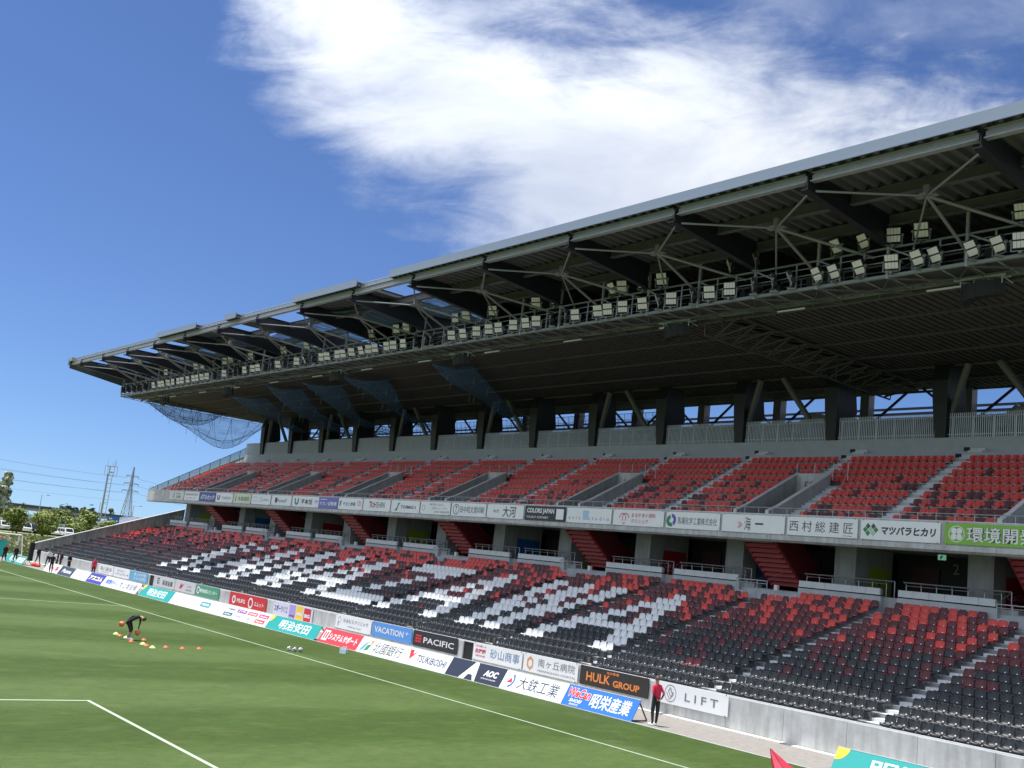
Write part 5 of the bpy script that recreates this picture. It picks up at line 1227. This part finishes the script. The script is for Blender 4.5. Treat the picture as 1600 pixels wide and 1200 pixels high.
for i, (x, y, lb) in enumerate(((21.05,.55,'left football of the three beside the touch line'), (21.30,.72,'middle football of the three beside the touch line'), (21.35,1.02,'right football of the three, with dark panels, beside the touch line'))):
    bm = bmesh.new(); bmesh.ops.create_icosphere(bm, subdivisions=3, radius=.11)
    me = bpy.data.meshes.new('football'); bm.to_mesh(me); bm.free(); me.materials.append(ballw); me.materials.append(balld)
    ico = [Vector((0,.526,.851)), Vector((.851,0,.526)), Vector((.526,.851,0)), Vector((-.526,.851,0)), Vector((0,-.526,.851)), Vector((.526,-.851,0)), Vector((-.851,0,.526))]
    for pg_ in me.polygons:
        pg_.use_smooth = True
        if any(pg_.center.normalized().dot(q) > .93 for q in ico): pg_.material_index = 1
    o = bpy.data.objects.new('football', me); COL.objects.link(o); o.location = (x, y, .112); o.rotation_euler = (i*1.1, i*.7, i); tag(o, lb, 'football', 'footballs by the touch line')
r = empty('carry_bag', (21.16, 3.55, 0), R(30), 'small pale blue plastic bag standing on the grass before the red board', 'bag')
M = MB(); pts = lambda z, a, b: [(-a,-b,z),(a,-b,z),(a,b,z),(-a,b,z)]
M.hexa(pts(0,.17,.10)+pts(.22,.19,.08)); M.build('bag_body', mat('pale_blue_plastic', (.50,.66,.76), .4), r, local=True)
M = MB(); M.path([(-.08,0,.2),(-.06,0,.32),(.06,0,.32),(.08,0,.2)], .012); M.box(.10,.16,-.04,.02,.2,.36); M.build('bag_handle', whs, r, local=True)
# red pointed cloth cover at the bottom edge of view
r = empty('red_cloth_cover', (49.5, 1.2, 0), 0, 'pointed red cloth cover standing at the bottom edge right of the grass', 'cloth cover')
A_ = Vector((48.75, 1.22, .94)); M = MB()
g = [Vector((49.32,.86,0)), Vector((49.72,.55,0)), Vector((50.35,.85,0)), Vector((50.6,1.6,0)), Vector((50.1,2.3,0)), Vector((49.3,1.7,0))]
rows_ = []
for q in g:
    rows_.append([A_.lerp(q, t)+Vector((.0, 0, -.10*math.sin(math.pi*t))) for t in (.02, .25, .5, .75, 1)])
for a, b in zip(rows_, rows_[1:]+rows_[:1]):
    for i in range(4): M.quad(a[i], a[i+1], b[i+1], b[i])
M.build('cloth_panel', mat('crimson_cloth', (.50, .02, .055), .7, nscale=3, namt=.15), r, fix=True)
M = MB(); M.path(rows_[0], .014, 5); M.path(rows_[2], .012, 5); M.build('cloth_seam', mat('crimson_dark', (.16,.008,.02), .7), r)
# ================================================================== FAR END OF THE GROUND
# portable goal standing behind the far corner
def goal(loc, rz, lb):
    r = empty('portable_goal', loc, rz, lb, 'goal', 'portable goals behind the far corner'); M = MB(); wp = mat('goal_white', (.80,.80,.74), .4)
    for y in (-3.66, 3.66):
        M.tube((0,y,0), (0,y,2.44), .07); M.tube((0,y,2.44), (.85,y,2.44), .05); M.tube((.85,y,2.44), (1.7,y,0), .05); M.tube((0,y,.08), (1.7,y,.08), .05)
    M.tube((0,-3.66,2.44), (0,3.66,2.44), .07); M.tube((1.7,-3.66,.08), (1.7,3.66,.08), .05); M.tube((.85,-3.66,2.44), (.85,3.66,2.44), .04)
    M.build('goal_frame', wp, r, local=True)
    M = MB(); M.quad((.85,-3.66,2.44),(.85,3.66,2.44),(1.7,3.66,0),(1.7,-3.66,0))
    for y in (-3.66, 3.66): M.quad((0,y,0),(1.7,y,0),(.85,y,2.44),(0,y,2.44))
    M.build('goal_net', net_mat('white_goal_net', (.6,.62,.6), .12), r, local=True)
goal((-66.6, 6.9, 0), R(8), 'white portable goal standing behind the far corner')
b_ = board(-50.2, -43.6, teal, 'far teal board with white 明治安田 lettering at the left edge of view', lambda p, r: p.text(r, J, .2, .95, .14, .86, wht, .05), grp='teal boards at the far corner')
r = empty('teal_backdrop', (-58, 2.5, 0), 0, 'green and teal board seen behind the two people at the left edge', 'advertising board', 'teal boards at the far corner')
M = MB(); M.hexa([(-59.4,-2,0),(-59.3,-2,0),(-59.3,7.6,0),(-59.4,7.6,0),(-59.9,-2,1.9),(-59.8,-2,1.9),(-59.8,7.4,1.9),(-59.9,7.4,1.9)]); M.build('board_face', teal, r)
M = MB(); M.box(-59.7,-59.5,6.6,6.9,1.9,2.15); M.build('board_cap', cr, r)
r = empty('red_equipment_bag', (-45.9, 5.9, 0), 0, 'small heap of red bags at the end of the far teal board', 'bag')
M = MB(); M.ball((-43.0,6.1,.16), .40, .3, .26, 10, 5); M.ball((-42.5,6.3,.13), .3, .25, .2, 10, 5); M.box(-43.3,-42.6,5.9,6.5,.0,.22); M.build('bag_body', mat('bag_red', (.60,.05,.04), .6, nscale=4, namt=.3), r)
r = empty('black_padded_post', (-54.6, 8.9, 0), 0, 'tall black padded end post in front of the concrete parapet', 'padded post')
M = MB(); M.box(-54.75,-54.3,8.5,8.95,.02,2.0); M.build('pad', black_m, r)
M = MB(); 
for z in (.4,.9,1.4): M.box(-54.77,-54.28,8.48,8.97,z,z+.03)
M.build('pad_strap', rubber, r)
M = MB()
for i in range(30): M.tube((-63,10.9+.17*i,0),(-63,10.9+.17*i,1.9),.025,n=5)
M.tube((-63,10.9,1.9),(-63,16,1.9),.03); M.tube((-63,10.9,1.0),(-63,16,1.0),.02)
r = empty('mesh_fence', (-62, 13, 0), 0, 'dark mesh fence between the goal and the parapet end', 'fence'); M.build('fence_frame', steel_d, r)
M = MB(); M.quad((-63.02,10.9,0),(-63.02,16,0),(-63.02,16,1.9),(-63.02,10.9,1.9)); M.build('fence_mesh', net_mat('dark_fence_mesh', (.03,.045,.04), .62), r)
# -- cars on the car park
def car(kind, loc, rz, paint, lb):
    r = empty('parked_'+kind, loc, rz, lb, 'van' if kind == 'van' else 'car', 'vehicles parked beyond the field')
    L_, Wd, H = (4.7, 1.75, 1.98) if kind == 'van' else (4.5, 1.75, 1.48)
    if kind == 'van': prof_ = [(-2.35,.35),(-2.35,1.0),(-2.15,1.15),(-1.55,1.88),(-1.2,1.96),(2.2,1.96),(2.33,1.75),(2.35,.35)]
    else: prof_ = [(-2.25,.35),(-2.25,.75),(-1.2,.92),(-.45,1.42),(1.2,1.46),(2.0,1.05),(2.22,.95),(2.25,.35)]
    M = MB(); A = [(x, -Wd/2, z) for x, z in prof_]; B_ = [(x, Wd/2, z) for x, z in prof_]; M._pr(A, B_); M.build('car_body', paint, r, local=True, fix=True)
    gl = mat('car_glass', (.02,.025,.03), .1)
    M = MB()
    if kind == 'van':
        for s in (-1, 1):
            for xa, xb in ((-1.45,-.65),(-.5,.75),(.9,2.05)): M.box(xa, xb, s*Wd/2-.01 if s > 0 else s*Wd/2-.012, s*Wd/2+.012 if s > 0 else s*Wd/2+.01, 1.15, 1.70)
        M.hexa([(-2.17,-.78,1.16),(-2.14,-.78,1.14),(-2.14,.78,1.14),(-2.17,.78,1.16),(-1.60,-.70,1.86),(-1.56,-.70,1.84),(-1.56,.70,1.84),(-1.60,.70,1.86)]); M.box(2.34,2.37,-.7,.7,1.15,1.70)
    else:
        for s in (-1, 1):
            for xa, xb in ((-.85,.25),(.35,1.35)): M.box(xa, xb, s*Wd/2-.012, s*Wd/2+.012, .98, 1.34)
        M.hexa([(-1.18,-.75,.95),(-1.14,-.75,.93),(-1.14,.75,.93),(-1.18,.75,.95),(-.50,-.66,1.42),(-.46,-.66,1.40),(-.46,.66,1.40),(-.50,.66,1.42)])
    M.build('window', gl, r, local=True)
    for xw in (-1.45, 1.45):
        for s in (-1, 1):
            M = MB(); M.tube((xw, s*(Wd/2-.18), .33), (xw, s*(Wd/2+.01), .33), .33, n=14); w = M.build('wheel', rubber, r, local=True)
            M = MB(); M.tube((xw, s*(Wd/2), .33), (xw, s*(Wd/2+.02), .33), .19, n=10); M.build('rim', galv, w, local=True)
    M = MB(); 
    for s in (-1, 1): M.box(-2.37 if kind == 'van' else -2.27, -2.30 if kind == 'van' else -2.2, s*.62-.17, s*.62+.17, .68, .84)
    M.build('headlight', wht, r, local=True)
    return r
cw, cb, cg = mat('car_white', (.75,.76,.77), .25), mat('car_black', (.02,.02,.025), .2), mat('car_dark_grey', (.06,.055,.06), .25)
cars = [('van', (-175.3,35.0), cw, 'white van at the left edge of the parked row'), ('car', (-174.9,37.2), cg, 'dark grey car second from the left in the parked row'), ('van', (-174.4,39.3), cw, 'white people carrier third from the left in the parked row'),
        ('van', (-173.9,41.3), cb, 'black people carrier in the middle of the parked row'), ('car', (-173.3,43.1), cw, 'white-roofed car right of the black people carrier'), ('car', (-172.9,44.8), cw, 'white car half hidden left of the last white van'), ('van', (-170.9,47.0), cw, 'white van at the right end of the parked row')]
def gz(x): return -.2 if x > -62 else min(1.0, (-62-x)/120*1.0)-.02
# -- trees
def tree(name, loc, h, w, trunk, n, leafs, lb, seed, grp='trees beyond the field', shape='round'):
    rr = random.Random(seed); r = empty(name, loc, 0, lb, 'tree', grp)
    M = MB(); M.tube((0,0,0), (0,0,h*.45), trunk, trunk*.6, 8)
    for i in range(6):
        a = rr.uniform(0, 6.28); z0 = h*rr.uniform(.2, .45); M.tube((0,0,z0), (math.cos(a)*w*.3, math.sin(a)*w*.3, z0+h*.25), trunk*.35, trunk*.12, 5)
    M.build('trunk', mat('bark', (.10,.08,.06), .9), r, local=True)
    lobes = []
    for i in range(14 if shape == 'round' else 12):
        if shape == 'round':
            a = rr.uniform(0, 6.28); q = rr.uniform(0, .36)*w; lobes.append((math.cos(a)*q, math.sin(a)*q, h*rr.uniform(.20, .80), w*rr.uniform(.16, .28)))
        else:
            t = i/12; a = rr.uniform(0, 6.28); q = w*.16; lobes.append((math.cos(a)*q, math.sin(a)*q, h*(.25+.7*t), w*(.34-.20*t)*rr.uniform(.8, 1.2)))
    M = MB()
    for i in range(n):
        lx, ly, lz, lr = rr.choice(lobes); d = Vector((rr.gauss(0,1), rr.gauss(0,1), rr.gauss(0,1))).normalized()*lr*rr.uniform(.65, 1.08)
        c = Vector((lx, ly, lz))+Vector((d.x, d.y, d.z*.8)); s = .020*h+.09; s *= rr.uniform(.6, 1.3)
        u = Vector((rr.gauss(0,1), rr.gauss(0,1), rr.gauss(0,.6))).normalized(); v = u.cross(d.normalized()+Vector((0,0,.5))).normalized()
        M.cm = 0 if rr.random() < .7 else 1; M.quad(c-u*s-v*s*.7, c+u*s-v*s*.7, c+u*s+v*s*.7, c-u*s+v*s*.7)
    M.build('crown', leafs, r, local=True); return r
lf1 = mat('leaf_green', (.12,.17,.035), .7); lf2 = mat('leaf_bright', (.24,.29,.06), .7); lf3 = mat('leaf_dark', (.06,.10,.03), .7); lf4 = mat('leaf_silver', (.36,.40,.30), .7); lf5 = mat('leaf_grey_green', (.16,.20,.11), .7)
for kind, (x, y), paint, lb in cars: car(kind, (x, y, gz(x)), R(186), paint, lb)
# (name, x, y, height, width, leaf pair, label, seed, shape, n)
TR = [('poplar_tree', -185, 36.0, 13.6, 5.2, [lf4, lf5], 'tall pale silvery poplar at the left edge of view', 1, 'tall', 1700),
      ('bushy_tree', -183, 33.0, 8.6, 9, [lf1, lf2], 'green tree in front of the poplar at the left edge', 2, 'round', 2200),
      ('bushy_tree', -160, 34.2, 5.8, 5.6, [lf1, lf2], 'round green tree right of the poplar, behind the dark grey car', 3, 'round', 2000),
      ('bushy_tree', -159, 39.0, 5.6, 7.0, [lf2, lf1], 'broad light green tree behind the people carriers', 4, 'round', 2400),
      ('bushy_tree', -200, 50.5, 4.6, 5.6, [lf5, lf3], 'low grey-green shrub tree beside the blue sheet', 5, 'round', 1400),
      ('bushy_tree', -205, 55.5, 7.0, 6.4, [lf1, lf3], 'dark green tree left of the antenna mast', 6, 'round', 1800),
      ('bushy_tree', -199, 60.0, 7.7, 6.0, [lf1, lf2], 'tallest green tree just left of the antenna mast', 7, 'round', 1800),
      ('bushy_tree', -178, 50.5, 5.2, 6.6, [lf2, lf1], 'yellow-green tree left of the concrete parapet top', 8, 'round', 1900),
      ('bushy_tree', -196, 64.5, 5.6, 6.4, [lf2, lf1], 'green tree below the blue road sign', 9, 'round', 1700),
      ('bushy_tree', -192, 69.5, 5.0, 5.6, [lf1, lf3], 'small dark tree where the parapet meets the sky', 10, 'round', 1300),
      ('bushy_tree', -215, 42.5, 5.0, 5.0, [lf3, lf1], 'dark green tree under the elevated road', 11, 'round', 1000)]
for nm, x, y, h, w, lf, lb, sd, sh, n in TR: tree(nm, (x, y, gz(x)-.1), h, w, .22, n, lf, lb, sd, shape=sh)
# hedge in front of the trees and scrub on the bank
rr = random.Random(8)
M = MB()
for i in range(7000):
    x = rr.uniform(-168, -150); y = rr.uniform(26, 66); hh = 1.9 if rr.random() < .5 else 1.2
    if -166 < x < -162: pass
    x = -166+rr.gauss(0, 1.2)+.0*y; c = Vector((x-10, y, gz(x)+rr.uniform(.2, hh+.5*math.sin(y*.7)))); s = rr.uniform(.12, .3)
    u = Vector((rr.gauss(0,1), rr.gauss(0,1), rr.gauss(0,1))).normalized(); v = u.cross(Vector((rr.gauss(0,1), rr.gauss(0,1), 1))).normalized()
    M.cm = rr.choice((0, 1, 0)); M.quad(c-u*s-v*s, c+u*s-v*s, c+u*s+v*s, c-u*s+v*s)
o = M.build('hedge_foliage', [lf1, lf2]); o['kind'] = 'stuff'; tag(o, 'yellow-green hedge and scrub behind the parked cars', 'hedge')
M = MB()
for i in range(5200):
    x = rr.uniform(-150, -66); y = rr.uniform(0, 60); c = Vector((x, y, gz(x)+rr.uniform(.0, .25))); s = rr.uniform(.15, .4)
    if 18 < y < 30 and x > -90 and rr.random() < .5: c.z += .5
    u = Vector((rr.gauss(0,1), rr.gauss(0,1), rr.gauss(0,.4))).normalized(); v = Vector((rr.gauss(0,.4), rr.gauss(0,.4), 1)).normalized()
    M.cm = rr.choice((0, 1, 1)); M.quad(c-u*s, c+u*s, c+u*s*.6+v*s, c-u*s*.6+v*s)
o = M.build('field_weeds', [lf1, mat('weed_straw', (.20,.20,.08), .9)]); o['kind'] = 'stuff'; tag(o, 'tufts of rough grass and weeds on the bank behind the goal', 'weeds')
M = MB()
for i in range(1500):
    c = Vector((-66, 17, 0))+Vector((rr.gauss(0,1.0), rr.gauss(0,2.6), abs(rr.gauss(0,.55)))); s = rr.uniform(.1, .2); u = Vector((rr.gauss(0,1), rr.gauss(0,1), rr.gauss(0,1))).normalized(); v = u.cross(Vector((0,0,1))).normalized()
    M.cm = rr.choice((0, 1)); M.quad(c-u*s-v*s, c+u*s-v*s, c+u*s+v*s, c-u*s+v*s)
tag(M.build('shrub', [lf1, lf3]), 'dark green shrub behind the top of the concrete parapet end', 'shrub')
# -- elevated road
r = empty('elevated_road', (-335, 100, 0), 0, 'long concrete elevated road crossing behind the trees', 'viaduct')
P0 = Vector((-352, 40, 6.4)); P1 = Vector((-312, 190, 6.9)); dv = P1-P0
vc = mat('viaduct_concrete', (.30,.29,.27), .9, nscale=.3, namt=.15)
M = MB(); M.bar(P0, P1, 9, 1.1); M.build('road_deck', vc, r)
M = MB(); M.bar(P0+Vector((4.4,-1.2,1.0)), P1+Vector((4.4,-1.2,1.0)), .3, 1.0); M.build('parapet', mat('viaduct_dark', (.07,.075,.08), .8), r)
for i in range(6):
    q = P0.lerp(P1, (i+.5)/6); M = MB(); M.box(q.x-1, q.x+1, q.y-.9, q.y+.9, 0, q.z-.5); M.build('pier', vc, r)
r = empty('far_treeline', (-360, 100, 0), 0, None, None); bpy.data.objects.remove(r)
M = MB()
for i in range(1600):
    y = rr.choice((rr.uniform(98, 104), rr.uniform(106, 111.5))); c = Vector((-372+rr.gauss(0,1), y+6, 6+abs(rr.gauss(0,1))*1.3)); s = rr.uniform(.4, .8); u = Vector((rr.gauss(0,1), rr.gauss(0,1), rr.gauss(0,1))).normalized(); v = u.cross(Vector((0,0,1))).normalized()
    M.quad(c-u*s-v*s, c+u*s-v*s, c+u*s+v*s, c-u*s+v*s)
o = M.build('distant_wood', mat('far_leaf', (.06,.085,.055), .9)); o['kind'] = 'stuff'; tag(o, 'grey-green treetops showing above the elevated road', 'trees')
def lamp_post(loc, h, arm, lb, nm='street_lamp', grp='lamp posts along the elevated road'):
    r = empty(nm, loc, 0, lb, 'street lamp', grp)
    M = MB(); M.tube((0,0,0), (0,0,h), .16, .10, 6); M.build('post', galv, r, local=True)
    if arm: M = MB(); M.tube((0,0,h-.2), (.4,arm,h), .08, n=5); M.box(.1,.7,arm-.2,arm+1.0,h-.12,h+.12); M.build('lamp_head', galv, r, local=True)
lamp_post((-330, 84.5, 6.5), 5.6, 1.6, 'lamp post standing above the elevated road right of the poplar')
lamp_post((-322, 102.8, 6.5), 5.4, .9, 'lamp post just left of the antenna mast')
lamp_post((-318, 113.6, 6.5), 5.6, 2.0, 'lamp post right of the pylon foot')
for x, y, z, h, lb in ((-338, 76.4, 6.5, 2.5, 'short pole nearest the poplar'), (-335, 80.2, 6.0, 2.6, 'short utility pole second from the poplar'), (-331, 88.3, 6.4, 1.9, 'short utility pole right of the lamp post'), (-320, 107.3, 6.5, 2.6, 'short utility pole between the mast and the pylon'), (-318, 120.0, 6.6, 1.2, 'short utility pole above the parapet')):
    r = empty('utility_pole', (x, y, z), 0, lb, 'utility pole', 'utility poles behind the elevated road'); M = MB(); M.tube((x,y,z-3), (x,y,z+h), .14, n=5); M.bar((x,y-.9,z+h-.4), (x,y+.9,z+h-.4), .12); M.bar((x,y-.5,z+h-.8), (x,y+.5,z+h-.8), .3, .25); M.build('pole', steel_d, r)
# -- antenna mast
mx_, my_ = -245.6, 79.0
r = empty('antenna_mast', (mx_, my_, 0), 0, 'tall steel antenna mast with ladder frame and square cage at the top', 'antenna mast')
M = MB(); M.tube((mx_, my_-.55, 0), (mx_, my_-.55, 19.0), .34, .24, 10); M.build('pole', mat('mast_grey', (.30,.31,.31), .5, .3), r)
M = MB(); M.tube((mx_, my_+.75, 0), (mx_, my_+.75, 19.0), .10)
for i in range(16): M.bar((mx_, my_-.4, 1.2*i+.6), (mx_, my_+.75, 1.2*i+.6), .09)
M.build('ladder_frame', galv, r)
M = MB()
for z in (18.6, 21.3):
    for a, b in (((-1.3,-1.3),(1.3,-1.3)),((1.3,-1.3),(1.3,1.3)),((1.3,1.3),(-1.3,1.3)),((-1.3,1.3),(-1.3,-1.3))): M.bar((mx_+a[0], my_+.1+a[1]*1.05, z), (mx_+b[0], my_+.1+b[1]*1.05, z), .13)
for a in ((-1.3,-1.3),(1.3,-1.3),(1.3,1.3),(-1.3,1.3)): M.bar((mx_+a[0], my_+.1+a[1]*1.05, 18.6), (mx_+a[0], my_+.1+a[1]*1.05, 21.3), .12)
M.tube((mx_, my_-.3, 18.6), (mx_, my_-.3, 21.3), .22); M.tube((mx_,my_+.2,19.6),(mx_+.9,my_+.5,19.6),.25)
M.build('cage', galv, r)
M = MB()
for dy, h in ((-1.2, 2.1), (.4, 1.7), (.9, 2.0), (1.2, 2.0)): M.tube((mx_, my_+.1+dy, 21.3), (mx_, my_+.1+dy, 21.3+h), .08, .05)
M.build('whip_antenna', galv, r)
# -- power pylon
px_, py_ = -422.8, 148.3
r = empty('power_pylon', (px_, py_, 0), 0, 'lattice power pylon with three pairs of arms right of the mast', 'power pylon')
pc_ = mat('pylon_grey', (.33,.35,.37), .5, .3)
def hw(z): return 2.9*(1-z/22) + .55*(z/22) if z < 22 else .55*(1-(z-22)/10*.7)
M = MB(); zs = [0, 3.5, 7, 10, 13, 15.5, 18, 20, 22, 24, 26, 28, 30, 31.6]
cn = [(-1,-1),(1,-1),(1,1),(-1,1)]
for a, b in zip(zs, zs[1:]):
    for i in range(4):
        c, d = cn[i], cn[(i+1) % 4]; wa, wb = hw(a), hw(b)
        pa = Vector((px_+c[0]*wa, py_+c[1]*wa, a)); pb = Vector((px_+c[0]*wb, py_+c[1]*wb, b)); qa = Vector((px_+d[0]*wa, py_+d[1]*wa, a)); qb = Vector((px_+d[0]*wb, py_+d[1]*wb, b))
        M.bar(pa, pb, .20); M.bar(pa, qb, .11); M.bar(qa, pb, .11); M.bar(pb, qb, .11)
M.build('lattice_tower', pc_, r)
arms = [(27.4, 2.9), (23.9, 3.4), (20.5, 3.8)]
for z, l in arms:
    M = MB()
    for s in (-1, 1): M.bar((px_, py_, z+.5), (px_, py_+s*l, z), .22); M.bar((px_, py_, z-.5), (px_, py_+s*l, z), .22); M.tube((px_, py_+s*l, z), (px_, py_+s*l, z-1.0), .12, n=5)
    M.build('cross_arm', pc_, r)
r_ = empty('water_tank', (-300, 103.7, 0), 0, 'small dark round tank on a pole in front of the pylon foot', 'tank')
M = MB(); M.ball((-300, 99.6, 9.2), .95, .95, .8, 12, 7); M.tube((-300,99.6,0), (-300,99.6,8.6), .35); M.build('tank_body', steel_d, r_)
def wire(a, b, sag, lb, rad=.045):
    a, b = Vector(a), Vector(b); M = MB(); pts = [a.lerp(b, i/16)-Vector((0,0,sag*4*(i/16)*(1-i/16))) for i in range(17)]; M.path(pts, rad, 4)
    r = empty('power_line', tuple(a), 0, lb, 'power line', 'power lines strung from the pylon'); M.build('cable', mat('cable_dark', (.07,.08,.09), .6), r)
for i, (z, l) in enumerate(arms):
    n_ = ('top', 'middle', 'lower')[i]
    wire((px_, py_-l, z-1), (-395, -30, z+10.0-1.5*i), 4.5, '%s power line running left from the pylon across the sky' % n_)
    wire((px_, py_+l, z-1), (-470, 330, z-2), 4.5, '%s power line running right from the pylon' % n_)
    wire((px_, py_+l, z-4.6), (-400, -30, z+2.2-1.5*i), 3, '%s thin far line, left of the pylon below the thick ones' % n_, .03)
# -- houses and signs at the parapet top
r = empty('house', (-214, 76, 0), 0, 'house with blue-grey solar roof just above the concrete parapet', 'house')
M = MB(); M.box(-220,-208,70,84,0,4.6); M.build('wall', white_b, r)
M = MB(); M.prism_x([(69.5,4.5),(77,7.2),(84.5,4.5)], -221, -207); M.build('roof', mat('slate_blue_roof', (.12,.14,.19), .4), r, fix=True)
M = MB()
for y0, z0, y1, z1 in ((69.5,4.56,77,7.26),(84.5,4.56,77,7.26)):
    for x in (-207.2,-210,-213): M.bar((x,y0,z0),(x,y1,z1),.22,.1)
M.build('roof_trim', white_b, r)
r = empty('house', (-222, 90, 0), 0, 'low grey-roofed house partly hidden right of the solar roof', 'house')
M = MB(); M.box(-226,-216,84,97,0,4.4); M.build('wall', concrete_old, r)
M = MB(); M.prism_x([(83,4.4),(90,6.6),(98,4.4)], -227, -215); M.build('roof', mat('grey_roof', (.20,.21,.23), .5), r, fix=True)
r = empty('shed', (-270, 66, 0), 0, 'pale green shed roof among the trees under the elevated road', 'shed')
M = MB(); M.box(-275,-265,62,70,0,3.6); M.build('wall', steel_l, r)
M = MB(); M.prism_x([(61,3.4),(63,4.9),(71,4.0),(71,3.6)], -276, -264); M.build('roof', mat('pale_green_roof', (.40,.55,.50), .5), r, fix=True)
r = empty('blue_road_sign', (-199, 67, 0), 0, 'blue road sign among the trees right of the mast', 'road sign')
M = MB(); M.box(-197.3,-197.1,64.2,67.2,5.0,6.6); M.build('sign_face', mat('sign_blue', (.02,.14,.45), .4), r)
M = MB(); M.tube((-197.4,65.7,0), (-197.4,65.7,6.4), .12); M.build('post', galv, r)
M = MB(); M.box(-197.08,-197.05,64.6,65.4,5.9,6.2); M.box(-197.08,-197.05,65.8,66.8,5.4,5.7); M.build('sign_print', wht, r)
r = empty('blue_sheet', (-182, 50, 0), 0, 'blue tarpaulin over a pile between the trees', 'tarpaulin')
M = MB(); M.prism_x([(47.5,.8),(48.3,3.3),(50.8,3.6),(51.6,.8)], -184, -180); M.build('tarpaulin_sheet', mat('tarp_blue', (.02,.10,.42), .5), r, fix=True)
bpy.context.view_layer.update()
